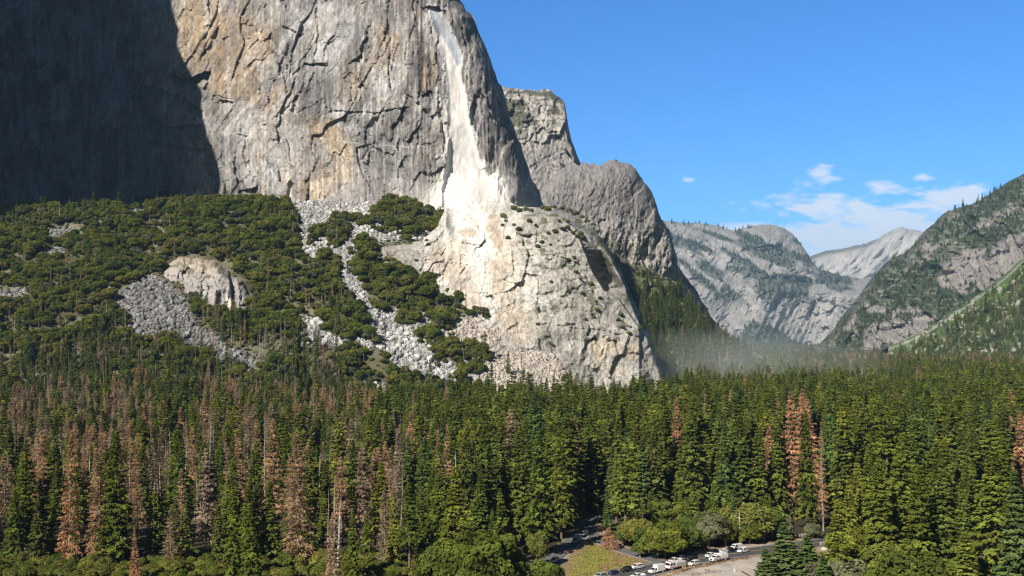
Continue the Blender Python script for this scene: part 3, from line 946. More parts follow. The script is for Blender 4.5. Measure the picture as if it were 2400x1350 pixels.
def E_col(x, y, D):
    n2 = fbm(x/14, y/14, 4, 943)
    base = np.stack([0.40+0.16*n2, 0.385+0.15*n2, 0.37+0.14*n2], -1)
    low = smooth(665, 700, y-0.05*(x-1900))
    base = lerp(base, np.stack([0.52+0.14*n2, 0.51+0.13*n2, 0.48+0.12*n2], -1), low*0.8*smooth(1700, 1790, x))
    base = lerp(base, (0.64, 0.56, 0.42), blob(x, y, 1890, 590, 14, 42, -32, 0.4, 2)*0.8)
    base = lerp(base, (0.66, 0.62, 0.54), blob(x, y, 1640, 600, 40, 16, 20, 0.6, 3)*0.5)
    base = lerp(base, (0.62, 0.58, 0.48), blob(x, y, 1765, 740, 25, 14, 0, 0.6, 9)*0.5)
    # belts of trees running down to the right
    u = (x-1560)*math.cos(0.42)+(y-520)*math.sin(0.42); v = -(x-1560)*math.sin(0.42)+(y-520)*math.cos(0.42)
    veg = smooth(0.50, 0.60, fbm(u/70, v/30, 5, 988))*smooth(735, 690, y)*0.8
    for b in [(1800, 575, 120, 12, 22), (1700, 560, 90, 8, 20), (1960, 655, 90, 9, 15), (1850, 655, 75, 18, 8), (1640, 650, 90, 12, 40), (1630, 575, 60, 9, 22), (1720, 600, 80, 9, 30), (1880, 570, 20, 6, 20)]:
        veg = np.maximum(veg, blob(x, y, *b, n=0.55, seed=int(b[0]))*0.95)
    veg = np.maximum(veg, pip(x, y, [(1745, 770), (1765, 752), (1800, 762), (1840, 785), (1875, 806), (1900, 830), (1700, 830)])*0.9)
    base = lerp(base, (0.62, 0.58, 0.5), crackline(x, y, [(1790, 760), (1860, 805)], 2.5)*0.8)
    base = lerp(base, (0.075, 0.095, 0.07), veg*0.9)
    base = lerp(base, (0.24, 0.235, 0.24), smooth(0.56, 0.64, streaks(x+0.3*y, y, 977, 9, 60))*low*0.5)
    base = lerp(base, (0.17, 0.165, 0.15), blob(x, y, 1920, 690, 16, 3, 5, 0.3, 2)*0.9)
    return base*(0.78+0.44*fbm(x/3.5, y/3.5, 3, 981))[..., None]*0.64


body('mountain', np.linspace(1485, 2138, 420), 240, lambda p: interp(p, E_top_pts)+(fbm(p/9, p*0, 4, 12)-.5)*5, lambda p: 828+0*p, E_depth, E_col, M_far, back=2500,
     label='far pale granite mountain with a domed top and belts of trees')

F_top_pts = [(1860, 625), (1905, 598), (1935, 588), (1970, 583), (2000, 577), (2030, 571), (2055, 560), (2075, 548), (2095, 537), (2112, 532), (2130, 537), (2150, 540), (2180, 548), (2230, 560), (2300, 575), (2400, 600)]


def Ff_depth(x, y):
    D = 10800 + 9*(700-y) + 500*np.exp(-(y-interp(x, F_top_pts)).clip(0)/8)
    D = D + 240*(ridged((x+1.1*y)/70, (y-0.6*x)/200, 3, 1015)-0.5)
    return D + (fbm((x+y)/12, (y-x)/30, 5, 1019)-0.5)*170


def Ff_col(x, y, D):
    n2 = fbm(x/14, y/14, 4, 1043)
    base = np.stack([0.50+0.14*n2, 0.49+0.14*n2, 0.48+0.13*n2], -1)
    s = fbm((x+y)/9, (y-x)/60, 4, 1044)
    base = lerp(base, (0.36, 0.36, 0.37), smooth(0.5, 0.62, s)*0.6)
    veg = smooth(14, 4, y-interp(x, F_top_pts))*smooth(2075, 2040, x)
    base = lerp(base, (0.10, 0.12, 0.10), veg*0.7)
    return base*0.78


body('mountain', np.linspace(1862, 2398, 240), 110, lambda p: interp(p, F_top_pts)+(fbm(p/9, p*0, 4, 19)-.5)*3, lambda p: 760+0*p, Ff_depth, Ff_col, M_far, back=3000,
     label='bare white granite peak, farthest away under the clouds')

R_top_pts = [(1905, 815), (1935, 800), (1955, 778), (1985, 745), (2000, 720), (2025, 692), (2045, 665), (2062, 640), (2080, 620), (2100, 603), (2130, 590), (2160, 562), (2180, 535), (2200, 520), (2222, 497), (2240, 487), (2285, 476),
             (2310, 462), (2340, 442), (2370, 425), (2400, 407), (2440, 385), (2520, 350), (2640, 300)]


def R_depth(x, y):
    D = 3500 + 2.6*(815-y) - 0.9*(x-2200)
    D = D + 220*np.exp(-(y-interp(x, R_top_pts)).clip(0)/10)
    D = D + 170*(ridged((x-0.7*y)/120, (y+0.4*x)/160, 4, 1115)-0.5)
    a1, _, _ = facets(x-0.4*y, y, 60, 80, 45, 55, 1101)
    a2, _, _ = facets(x-0.3*y, y, 20, 24, 15, 18, 1102)
    return D + a1 + a2 + (fbm(x/9, y/9, 5, 1119)-0.5)*38


RV = [(2300, 560, 110, 22, -12), (2150, 660, 110, 45, -30), (2280, 500, 130, 30, -30), (2200, 705, 130, 34, 5), (2090, 640, 60, 24, -45), (2370, 450, 80, 40, -30), (2330, 540, 70, 16, 0), (2040, 760, 40, 50, -45), (2260, 600, 50, 8, -20),
      (2350, 770, 120, 50, 0), (2240, 790, 150, 30, 0), (2130, 760, 60, 30, 20), (1980, 790, 40, 20, -40), (2380, 520, 40, 20, 0)]
RR = [(2270, 630, 90, 50, 0), (2370, 600, 40, 50, 0), (2110, 770, 70, 34, -10), (2050, 790, 30, 40, 0), (2330, 690, 40, 20, -30), (2290, 775, 30, 14, 0), (2230, 500, 22, 14, 0)]


def R_veg(x, y):
    veg = smooth(0.46, 0.54, fbm(x/34, y/22, 5, 1188))*0.85
    for b in RV:
        veg = np.maximum(veg, blob(x, y, *b, n=0.55, seed=int(b[0]), soft=0.3))
    for b in RR:
        veg = veg*(1-0.9*blob(x, y, *b, n=0.5, seed=int(b[1]), soft=0.3))
    edge = smooth(26, 8, y-interp(x, R_top_pts))
    return np.maximum(veg, edge*0.8)


def R_col(x, y, D):
    n2 = fbm(x/12, y/14, 4, 1143)
    base = np.stack([0.31+0.16*n2, 0.285+0.15*n2, 0.275+0.15*n2], -1)
    base = lerp(base, (0.58, 0.54, 0.46), smooth(0.60, 0.66, fbm(x/14, y/9, 4, 1144))*0.6)
    base = lerp(base, (0.055, 0.085, 0.035), R_veg(x, y)*0.92)
    base = lerp(base, (0.46, 0.42, 0.36), smooth(0.62, 0.68, fbm(x/16, y/3.5, 4, 1145))*0.5)
    return base*(0.75+0.5*fbm(x/3.5, y/4.5, 3, 1181))[..., None]*0.64


body('mountain', np.linspace(1907, 2638, 430), 260, lambda p: interp(p, R_top_pts)+(fbm(p/11, p*0, 4, 12)-.5)*8, lambda p: 850+0*p, R_depth, R_col, M_far, back=1500,
     label='steep mountainside on the right with dark trees and grey slabs')

I_top_pts = [(2080, 815), (2130, 795), (2180, 770), (2225, 740), (2262, 716), (2300, 688), (2340, 660), (2370, 635), (2400, 605), (2450, 570), (2560, 500)]


def I_depth(x, y):
    return 2750 + 2.2*(815-y) - 0.5*(x-2250) + (fbm(x/40, y/30, 4, 1219)-0.5)*90 + 100*np.exp(-(y-interp(x, I_top_pts)).clip(0)/8)


def I_col(x, y, D):
    n2 = fbm(x/10, y/8, 4, 1243)
    base = np.stack([0.06+0.03*n2, 0.085+0.04*n2, 0.03+0.01*n2], -1)
    yt = interp(x, I_top_pts)
    rim = smooth(60, 20, y-yt+(n2-0.5)*40)
    base = lerp(base, (0.085, 0.14, 0.035), rim*0.7)
    base = lerp(base, (0.42, 0.39, 0.34), smooth(0.60, 0.66, fbm(x/12, y/9, 4, 1244))*0.7)
    return lerp(base, (0.42, 0.42, 0.35), smooth(5, 1, np.abs(y-yt-5))*0.5)


body('hill', np.linspace(2082, 2558, 200), 120, lambda p: interp(p, I_top_pts)+(fbm(p/8, p*0, 3, 12)-.5)*6, lambda p: 860+0*p, I_depth, I_col, M_hill, back=600,
     label='bright green brushy spur below the right mountainside')
# ------------------------------------------------------------------ vegetation prototypes
def leaf_mat(name, stops, back=0.25):
    """foliage: colour per plant (object / instance random) times a per-leaf tint"""
    m, w = new_mat(name)
    a = w.node('ShaderNodeVertexColor', layer_name='col').outputs[0]
    rnd = w.node('ShaderNodeObjectInfo').outputs['Random']
    c = w.ramp(rnd, stops)
    col = w.mix(1.0, c, a, 'MULTIPLY')
    d = w.node('ShaderNodeBsdfDiffuse', {'Color': col, 'Roughness': 1.0})
    t = w.node('ShaderNodeBsdfTranslucent', {'Color': w.mix(1.0, col, (1.15, 1.2, 0.6), 'MULTIPLY')})
    mx = w.node('ShaderNodeMixShader', {0: back, 1: d.outputs[0], 2: t.outputs[0]})
    w.node('ShaderNodeOutputMaterial', {'Surface': mx.outputs[0]})
    return m


def G3(*c):
    n = len(c)
    return [(i/(n-1), x) for i, x in enumerate(c)]


M_fir = leaf_mat('fir_needles', G3((0.125, 0.165, 0.028), (0.175, 0.215, 0.030), (0.125, 0.170, 0.042), (0.205, 0.240, 0.036), (0.135, 0.190, 0.036), (0.15, 0.175, 0.045)))
M_pine = leaf_mat('pine_needles', G3((0.19, 0.24, 0.040), (0.25, 0.27, 0.046), (0.20, 0.26, 0.050)))
M_blue = leaf_mat('bluish_needles', G3((0.105, 0.180, 0.048), (0.140, 0.205, 0.065), (0.110, 0.185, 0.045)))
M_oak = leaf_mat('oak_leaves', G3((0.125, 0.162, 0.030), (0.195, 0.215, 0.036), (0.095, 0.138, 0.032), (0.150, 0.185, 0.036), (0.215, 0.205, 0.055)))
M_bush = leaf_mat('willow_leaves', G3((0.19, 0.21, 0.040), (0.22, 0.21, 0.055), (0.14, 0.18, 0.040)))
M_sage = leaf_mat('grey_scrub', G3((0.14, 0.155, 0.085), (0.18, 0.19, 0.11)))
M_rust = leaf_mat('dead_needles', G3((0.35, 0.25, 0.15), (0.46, 0.30, 0.165), (0.31, 0.25, 0.175), (0.39, 0.33, 0.25), (0.48, 0.29, 0.15)))
M_orange = leaf_mat('orange_dead_needles', G3((0.50, 0.30, 0.17), (0.45, 0.285, 0.17)))
M_bark = plain_mat('bark', (0.20, 0.15, 0.11), 0.95, 0.4, 2.0)
M_grey = plain_mat('weathered_wood', (0.34, 0.28, 0.23), 0.95, 0.35, 2.0)
M_pale = plain_mat('bleached_wood', (0.62, 0.58, 0.52), 0.9, 0.2, 2.0)


def frame_vecs(d, rng, n):
    d = d/np.linalg.norm(d, axis=1, keepdims=True)
    up = np.array([0, 0, 1.0])
    b = np.cross(d, up)
    b /= np.maximum(np.linalg.norm(b, axis=1, keepdims=True), 1e-6)
    c = np.cross(b, d)
    return d, b, c


def leaves_mesh(name, cen, ax, bx, tint, mat, tri=False):
    """one small diamond leaf cluster per centre: half axes ax, bx"""
    n = len(cen)
    V = np.stack([cen-ax, cen-bx*1.0, cen+ax, cen+bx*1.0], 1).reshape(-1, 3)
    Fc = np.arange(n*4).reshape(n, 4)
    me = mesh_np(name, V, Fc, mat)
    set_col(me, np.repeat(tint, 4, axis=0))
    return me


def tube_arrays(p0, p1, r0, r1, k=5):
    """many tapered tubes at once"""
    d = p1-p0
    d, b, c = frame_vecs(d + np.array([1e-4, 2e-4, 0]), None, len(d))
    a = np.arange(k)/k*2*np.pi
    ring = b[:, None, :]*np.cos(a)[None, :, None] + c[:, None, :]*np.sin(a)[None, :, None]
    V = np.concatenate([p0[:, None, :]+ring*r0[:, None, None], p1[:, None, :]+ring*r1[:, None, None]], 1)
    n = len(p0)
    i = np.arange(k)
    f = np.stack([i, (i+1) % k, (i+1) % k + k, i+k], -1)
    Fc = (np.arange(n)[:, None, None]*2*k + f[None]).reshape(-1, 4)
    return V.reshape(-1, 3), Fc


def trunk_mesh(name, rng, Ht, r, mat, bare=0, bare_len=2.5, bare_lo=0.1, bare_hi=0.6, top=True, prof=None):
    zs = np.array([0, 0.02, 0.1, 0.3, 0.5, 0.7, 0.88, 1.0])*Ht
    rr = np.array([1.5, 1.12, 0.95, 0.8, 0.62, 0.42, 0.2, 0.06])*r
    wob = (rng.random((8, 2))-0.5)*Ht*0.008
    wob[0] = 0
    P = np.concatenate([wob, zs[:, None]], 1)
    V, Fc = tube_arrays(P[:-1], P[1:], rr[:-1], rr[1:], 7)
    if bare:
        h = bare_lo+(bare_hi-bare_lo)*rng.random(bare)
        az = rng.random(bare)*2*np.pi
        L = bare_len*(0.4+0.8*rng.random(bare))
        if prof is not None: L = L*prof(h)
        p0 = np.stack([0*h, 0*h, h*Ht], -1)
        dz = -0.15+0.35*(rng.random(bare)-0.4)
        p1 = p0+np.stack([np.cos(az), np.sin(az), dz], -1)*L[:, None]
        v2, f2 = tube_arrays(p0, p1, 0.09+0*h, 0.025+0*h, 3)
        # twigs
        q0 = p0+(p1-p0)*0.55
        q1 = p1+np.stack([np.cos(az+1.2), np.sin(az+1.2), dz*0], -1)*L[:, None]*0.35
        v3, f3 = tube_arrays(q0, q1, 0.045+0*h, 0.015+0*h, 3)
        V2 = np.concatenate([V, v2, v3])
        Fc = np.concatenate([Fc, f2+len(V), f3+len(V)+len(v2)])
        V = V2
    return mesh_np(name, V, Fc, mat)


def conifer_crown(name, seed, Ht=45, R=4.6, base=0.15, nb=260, per=30, size=0.80, mat=None, droop=0.3, ragged=0.35, top_pow=0.85, flat=0.5, gap=0.0, slim=1.0):
    rng = np.random.default_rng(seed)
    t = base+(1-base)*np.sort(rng.random(nb))**0.92
    if gap:
        t = t[rng.random(nb) > gap*(np.sin(t*40+seed) > 0.3)]
    nb = len(t)
    tiers = 24+seed % 7
    t = np.clip(t*0.35+0.65*(np.round(t*tiers)+0.25*np.sin(t*50))/tiers + (rng.random(nb)-0.5)*0.006, base, 0.999)
    u = (t-base)/(1-base)
    az = np.arange(nb)*2.39996+rng.random(nb)*0.9
    # whole sides of the crown reach farther than others
    side = 1+0.16*np.sin(az+seed)+0.12*np.sin(2*az+seed*2+u*7)
    L = R*(1-u)**top_pow*np.minimum(1, u*5+0.62)*side*(1-ragged+ragged*1.35*rng.random(nb))+0.35
    slope = 0.25*(u-0.3) - droop*(1-u)*0.8 + 0.1*(rng.random(nb)-0.5)
    s = (0.22+0.82*rng.random((nb, per))**0.75)
    lat = (rng.random((nb, per))-0.5)*2*(0.34*L[:, None]*(1.12-s)+0.22)
    ca, sa = np.cos(az)[:, None], np.sin(az)[:, None]
    Ls = L[:, None]*s
    z = t[:, None]*Ht + Ls*slope[:, None] - 0.035*Ls**2*droop + (rng.random((nb, per))-0.5)*0.75
    cen = np.stack([ca*Ls-sa*lat, sa*Ls+ca*lat, z], -1).reshape(-1, 3)
    N = len(cen)
    rad = np.stack([np.repeat(ca, per, 1), np.repeat(sa, per, 1), np.repeat(slope[:, None], per, 1)-0.25], -1).reshape(-1, 3)
    dirv = rad + (rng.random((N, 3))-0.5)*1.0
    dirv /= np.linalg.norm(dirv, axis=1, keepdims=True)
    up = np.array([0, 0, 1.0])+(rng.random((N, 3))-0.5)*2*flat*1.6
    bx = np.cross(dirv, up)
    bx /= np.linalg.norm(bx, axis=1, keepdims=True)
    sz = size*(0.55+0.75*rng.random(N))*np.repeat(0.62+0.38*(1-u), per)
    ax = dirv*sz[:, None]*0.95
    bx = bx*sz[:, None]*0.52*slim
    # per-branch tint (whole boughs lighter or darker), a few yellowed or brown sprays
    tb = 0.70+0.6*rng.random(nb)
    tb = tb*(1+0.25*np.sin(t*23+seed))
    tint = np.repeat(tb, per)*(0.8+0.4*rng.random(N))
    col = np.stack([tint*(0.95+0.2*rng.random(N)), tint, tint*(0.9+0.2*rng.random(N))], -1)
    return leaves_mesh(name, cen, ax, bx, col, mat)


def oak_crown(name, seed, R=5.5, Ht=10, lobes=16, n=2300, size=0.62, mat=None, flatb=0.45, spread=0.62, zf=0.42):
    n = int(n*2.6); size = size*0.58; lobes = int(lobes*1.5)
    rng = np.random.default_rng(seed)
    # lobes spread over the upper dome
    az = np.arange(lobes)*2.39996+rng.random(lobes)*0.6
    el = np.arcsin(np.clip((np.arange(lobes)+0.5)/lobes*1.1-0.15, -0.3, 1))
    rr = R*spread*(0.75+0.5*rng.random(lobes))
    zc = Ht*zf
    lc = np.stack([np.cos(az)*np.cos(el)*rr, np.sin(az)*np.cos(el)*rr, zc+np.sin(el)*rr*(Ht*0.42/R)/spread*0.9], -1)
    lr = R*(0.20+0.20*rng.random(lobes))
    k = rng.integers(0, lobes, n)
    d = rng.normal(size=(n, 3)); d /= np.linalg.norm(d, axis=1, keepdims=True)
    d[:, 2] = np.where(d[:, 2] < -flatb, -d[:, 2]*0.6, d[:, 2])
    cen = lc[k]+d*(lr[k]*(0.80+0.28*rng.random(n)))[:, None]
    nrm = d+(rng.random((n, 3))-0.5)*1.1
    nrm /= np.linalg.norm(nrm, axis=1, keepdims=True)
    t = np.cross(nrm, rng.normal(size=(n, 3))); t /= np.linalg.norm(t, axis=1, keepdims=True)
    b = np.cross(nrm, t)
    sz = size*(0.6+0.8*rng.random(n))
    lt = (0.62+0.76*rng.random(lobes))[k]*(0.7+0.6*rng.random(n))
    col = np.stack([lt*(0.9+0.25*rng.random(n)), lt, lt*0.95], -1)
    return leaves_mesh(name, cen, t*sz[:, None], b*sz[:, None]*0.7, col, mat)


def oak_trunk(name, seed, Ht, R, mat):
    rng = np.random.default_rng(seed)
    n = 7
    az = rng.random(n)*6.28
    p0 = np.zeros((n, 3)); p0[:, 2] = Ht*(0.12+0.12*rng.random(n))
    p1 = np.stack([np.cos(az)*R*0.55, np.sin(az)*R*0.55, Ht*(0.5+0.3*rng.random(n))], -1)
    V1, F1 = tube_arrays(p0, p1, 0.2+0*az, 0.06+0*az, 5)
    V0, F0 = tube_arrays(np.array([[0, 0, -0.3], [0.0, 0, Ht*0.2]]), np.array([[0, 0, Ht*0.2], [0.2, 0.1, Ht*0.55]]), np.array([0.42, 0.3]), np.array([0.3, 0.12]), 7)
    return mesh_np(name, np.concatenate([V0, V1]), np.concatenate([F0, F1+len(V0)]), mat)


def R_(s): return np.random.default_rng(s)


# variants: key -> (crown mesh, trunk mesh, height, words)
FIRS, DEAD, SNAGS, OAKS = [], [], [], []
for i, (kw, words) in enumerate([
        (dict(Ht=46, R=6.2, base=0.10, mat=M_fir), 'dark green'), (dict(Ht=46, R=5.0, base=0.16, nb=190, mat=M_fir, droop=0.42), 'slim dark green'),
        (dict(Ht=46, R=6.8, base=0.18, nb=230, mat=M_fir, ragged=0.5, top_pow=0.7), 'broad ragged green'), (dict(Ht=46, R=5.6, base=0.26, nb=180, mat=M_fir, ragged=0.55, gap=0.5), 'gappy green'),
        (dict(Ht=46, R=5.8, base=0.12, nb=210, mat=M_pine, ragged=0.4), 'yellow-green'), (dict(Ht=46, R=6.2, base=0.08, nb=220, mat=M_blue, top_pow=0.95), 'blue-green'),
        (dict(Ht=46, R=5.8, base=0.38, nb=150, mat=M_fir, ragged=0.6, top_pow=0.6), 'bare-stemmed green'), (dict(Ht=46, R=6.8, base=0.06, nb=240, mat=M_fir, top_pow=1.0, droop=0.5), 'full skirted green'),
        (dict(Ht=46, R=5.6, base=0.34, nb=150, mat=M_pine, ragged=0.8, top_pow=0.42, droop=-0.05, flat=0.9), 'open-crowned pale'), (dict(Ht=46, R=4.4, base=0.22, nb=170, mat=M_fir, ragged=0.8, top_pow=0.6, gap=0.6, droop=0.15), 'thin scruffy green'),
        (dict(Ht=46, R=6.4, base=0.12, nb=220, mat=M_blue, ragged=0.7, top_pow=0.75, droop=0.6), 'shaggy blue-green'), (dict(Ht=46, R=5.4, base=0.30, nb=150, mat=M_fir, ragged=0.75, top_pow=0.38, droop=0.0, flat=0.9, gap=0.4), 'blunt-topped green')]):
    nm = 'crown'
    cr = conifer_crown(nm, 10+i, **kw)
    tr = trunk_mesh('trunk', R_(50+i), 46, 0.55, M_bark, bare=26, bare_len=2.4, bare_lo=0.06, bare_hi=kw['base']+0.12)
    FIRS.append((cr, tr, 46.0, words))
for i, (kw, words) in enumerate([
        (dict(Ht=42, R=5.0, base=0.08, nb=220, per=24, size=0.62, slim=0.55, mat=M_rust, ragged=0.55, flat=0.9), 'rust-brown dead'), (dict(Ht=42, R=3.4, base=0.12, nb=170, per=18, size=0.58, slim=0.5, mat=M_rust, ragged=0.6, flat=0.9), 'thin brown dead'),
        (dict(Ht=42, R=5.4, base=0.14, nb=220, per=26, size=0.62, slim=0.6, mat=M_rust, ragged=0.5, top_pow=0.75, flat=0.9), 'broad reddish dead'), (dict(Ht=42, R=3.0, base=0.2, nb=140, per=12, size=0.5, slim=0.45, mat=M_rust, ragged=0.7, flat=0.9), 'nearly bare brown'),
        (dict(Ht=42, R=6.0, base=0.06, nb=260, per=26, size=0.75, slim=0.6, mat=M_orange, ragged=0.4, flat=0.7), 'bright orange dead')]):
    cr = conifer_crown('crown', 110+i, **kw)
    prof = lambda h: np.clip(1.25-h, 0.15, 1)
    tr = trunk_mesh('trunk', R_(150+i), 42, 0.46, M_grey, bare=110, bare_len=kw['R']*0.85, bare_lo=0.06, bare_hi=0.97, prof=prof)
    DEAD.append((cr, tr, 42.0, words))
for i in range(4):
    prof = (lambda h: np.clip(1.2-h, 0.1, 1)) if i < 2 else (lambda h: 0.3+0*h)
    tr = trunk_mesh('bare_snag', R_(250+i), 36, 0.42 if i < 3 else 0.5, [M_grey, M_grey, M_pale, M_pale][i], bare=[150, 120, 90, 150][i], bare_len=[3.0, 2.4, 2.4, 3.6][i], bare_lo=0.08, bare_hi=0.97, prof=prof)
    SNAGS.append((tr, 36.0, ['grey twiggy', 'thin grey', 'pale bare', 'bleached many-branched'][i]))
for i, (kw, words) in enumerate([
        (dict(R=6.2, Ht=11, lobes=18, n=2600, mat=M_oak), 'wide dark'), (dict(R=5.2, Ht=12, lobes=14, n=2200, mat=M_oak), 'rounded olive'), (dict(R=6.8, Ht=10, lobes=22, n=2900, mat=M_oak, spread=0.68), 'sprawling olive'),
        (dict(R=4.6, Ht=10, lobes=12, n=1900, mat=M_oak), 'compact green'), (dict(R=5.5, Ht=12, lobes=16, n=2300, mat=M_bush), 'yellow-green'), (dict(R=5.0, Ht=8, lobes=14, n=1900, mat=M_sage), 'grey-green'), (dict(R=4.6, Ht=5.5, lobes=16, n=2400, mat=M_bush, zf=0.30), 'bushy yellow-green'), (dict(R=4.8, Ht=6.5, lobes=16, n=2400, mat=M_oak, zf=0.32), 'bushy olive')]):
    cr = oak_crown('crown', 310+i, **kw)
    tr = oak_trunk('trunk', 350+i, kw['Ht'], kw['R'], M_grey if i % 2 else M_bark)
    OAKS.append((cr, tr, float(kw['Ht']), words))
SHRUBS = []
for i in range(3):
    SHRUBS.append(oak_crown('shrub', 410+i, R=2.6, Ht=3.6, lobes=8, n=520, size=0.55, mat=[M_oak, M_sage, M_bush][i]))

protos = {}


def combined(me_list, key):
    """crown and trunk in one mesh for plants too small to show parts"""
    if key in protos: return protos[key]
    bm = bmesh.new()
    mats = []
    for me in me_list:
        n0 = len(bm.faces)
        bm.from_mesh(me)
        bm.faces.ensure_lookup_table()
        mats.append(me.materials[0])
        for f in bm.faces[n0:]:
            f.material_index = len(mats)-1
    me = bpy.data.meshes.new(me_list[0].name)
    bm.to_mesh(me); bm.free()
    for m in mats: me.materials.append(m)
    protos[key] = me
    return me


# ------------------------------------------------------------------ where the plants stand
ROAD_MAIN = [(1300, 1420), (1440, 1362), (1500, 1343), (1600, 1315), (1700, 1300), (1800, 1288), (1950, 1268), (2100, 1256)]
rng = np.random.default_rng(7)


def gpt(px, py):
    """point of the flat valley floor under a photo pixel"""
    Y = CH*F/(py-HZ)
    return ((px-1200)/F*Y, Y)


CLEAR = [  # ground polygons (photo pixels of the ground) kept free of trees
    [(1268, 1400), (1268, 1335), (1290, 1285), (1345, 1235), (1374, 1205), (1400, 1205), (1425, 1240), (1440, 1275), (1475, 1290), (1515, 1312), (1560, 1312), (1640, 1290), (1700, 1284), (1800, 1274), (1960, 1254), (1960, 1280), (1800, 1310),
     (1775, 1420), (1200, 1420)],
    [(1900, 1262), (2010, 1250), (2010, 1285), (1900, 1290)]]
CLEARW = [np.array([gpt(*p) for p in poly]) for poly in CLEAR]


def is_clear(X, Y, pad=2.5):
    X = np.atleast_1d(X); Y = np.atleast_1d(Y)
    m = np.zeros(X.shape, bool)
    for poly in CLEARW:
        pl = [tuple(p) for p in poly]
        m |= pip(X, Y, pl) | (dist_poly(X, Y, pl, True) < pad)
    return m


def scatter(x0, x1, y0, y1, cell, jit=0.9):
    X, Y = np.meshgrid(np.arange(x0, x1, cell), np.arange(y0, y1, cell))
    X = X + ((np.arange(X.shape[0]) % 2)*cell/2)[:, None]
    X = X+(rng.random(X.shape)-0.5)*cell*jit
    Y = Y+(rng.random(Y.shape)-0.5)*cell*jit
    X, Y = X.ravel(), Y.ravel()
    m = np.abs(X) < 0.466*Y+110
    return X[m], Y[m]


def topx(X, Y, Z):
    return 1200+F*X/Y, HZ-F*(Z-CH)/Y


PL = []   # plants: (kind, variant, x, y, z, height, width factor, hero label or None)


def put(kind, var, X, Y, h, wf=1.0, label=None, z=None):
    PL.append((kind, var, float(X), float(Y), float(H(X, Y)) if z is None else z, float(h), float(wf), label))


def hero(kind, var, px, top, base, wf=1.0, label=None, h=None):
    """plant seen with its top at row 'top' and standing on the valley floor at row 'base'"""
    X, Y = gpt(px, base)
    if Y > 700:
        Y = float(cast([px], [base], 500, 1480)[0]); X = (px-1200)/F*Y
    hh = (CH-(top-HZ)/F*Y - float(H(X, Y))) if h is None else h
    put(kind, var, X, Y, hh, wf, label)


# --- hand-placed foreground trees ---
hero('dead', 4, 1858, 918, 1215, 0.92, 'tall bright orange dead conifer right of centre, widest and tallest orange tree')
hero('dead', 4, 1878, 912, 1200, 0.85, 'slim orange dead conifer close behind the tallest orange tree')
hero('dead', 4, 1908, 922, 1205, 0.85, 'orange dead conifer leaning out right of the tallest orange tree')
hero('fir', 0, 1893, 962, 1240, 0.85, 'dark green conifer standing in front of the orange dead trees')
hero('dead', 3, 1930, 990, 1255, 0.7, 'nearly bare grey-brown conifer right of the orange dead trees')
hero('dead', 4, 2396, 965, 1180, 1.1, 'orange-brown dead conifer cut by the right edge')
hero('dead', 4, 1583, 932, 1130, 0.8, 'orange dead conifer among green trees above the meadow')
hero('dead', 4, 318, 1238, 1372, 0.85, 'small orange dead fir at the bottom left')
hero('dead', 0, 1655, 850, 1010, 1.0, 'faded reddish conifer rising above the hazy forest')
hero('dead', 2, 640, 985, 1290, 1.0); hero('dead', 0, 700, 1010, 1330, 1.15, 'tall rust-brown conifer left of the bleached snag'); hero('dead', 2, 480, 1050, 1300, 1.1); hero('dead', 2, 845, 1040, 1300, 1.1)
hero('dead', 0, 160, 1010, 1330, 0.9); hero('dead', 2, 880, 1050, 1290, 1.0); hero('dead', 0, 230, 1050, 1330, 1.0); hero('dead', 0, 905, 1150, 1335, 1.2); hero('dead', 2, 100, 1010, 1260, .9)
hero('dead', 2, 780, 1200, 1400, 1.0); hero('dead', 0, 540, 1050, 1280, 1.0); hero('dead', 1, 1030, 1000, 1280, .8); hero('dead', 0, 400, 1190, 1330, 1.5, 'squat pinkish brown dead tree in the lower left woods')
hero('snag', 3, 790, 1165, 1355, 1.2, 'bleached many-branched snag at the bottom, the palest one'); hero('snag', 1, 620, 980, 1230); hero('snag', 0, 490, 960, 1200); hero('snag', 2, 358, 1120, 1240, 0.7, 'pale bare trunk by the shaded gap in the left woods')
hero('snag', 2, 372, 1118, 1242, 0.7, 'right-hand pale trunk of the pair by the shaded gap')
hero('fir', 0, 270, 1010, 1330, 1.1); hero('fir', 4, 800, 960, 1240, 1.1); hero('fir', 7, 830, 1190, 1365, 1.1); hero('fir', 4, 920, 1145, 1340, 0.9); hero('fir', 6, 960, 1130, 1350, 1.1)
hero('fir', 2, 1062, 1095, 1380, 1.25); hero('fir', 0, 590, 1180, 1395, 1.15); hero('fir', 1, 545, 1140, 1370)
hero('fir', 2, 1262, 1020, 1300, 1.1, 'ragged green conifer at the left edge of the dark road gap'); hero('fir', 0, 1215, 1000, 1280, 1.15); hero('fir', 1, 1175, 970, 1270, 1.1); hero('fir', 0, 1130, 985, 1290, 1.1); hero('fir', 5, 1250, 930, 1210, 1.1)
hero('fir', 5, 1422, 1148, 1245, 1.2, 'young isolated fir at the right corner of the road junction')
hero('fir', 0, 1415, 905, 1170, 1.1); hero('fir', 1, 1448, 960, 1205, 1.05); hero('fir', 0, 1490, 985, 1215, 1.1); hero('fir', 7, 1530, 1000, 1218, 1.2); hero('fir', 1, 1560, 890, 1150, 1.1); hero('fir', 0, 1345, 925, 1120, 1.1)
hero('fir', 2, 1316, 1030, 1264, 0.9); hero('fir', 7, 1338, 1090, 1238, 1.0); hero('fir', 0, 1362, 1120, 1212, 1.1); hero('fir', 4, 1478, 1180, 1270, 1.3); hero('fir', 9, 1655, 1170, 1268, 1.2); hero('fir', 5, 1600, 1190, 1270, 1.3); hero('snag', 0, 1510, 1200, 1285, 1.3); hero('snag', 3, 1735, 1190, 1276, 1.3)
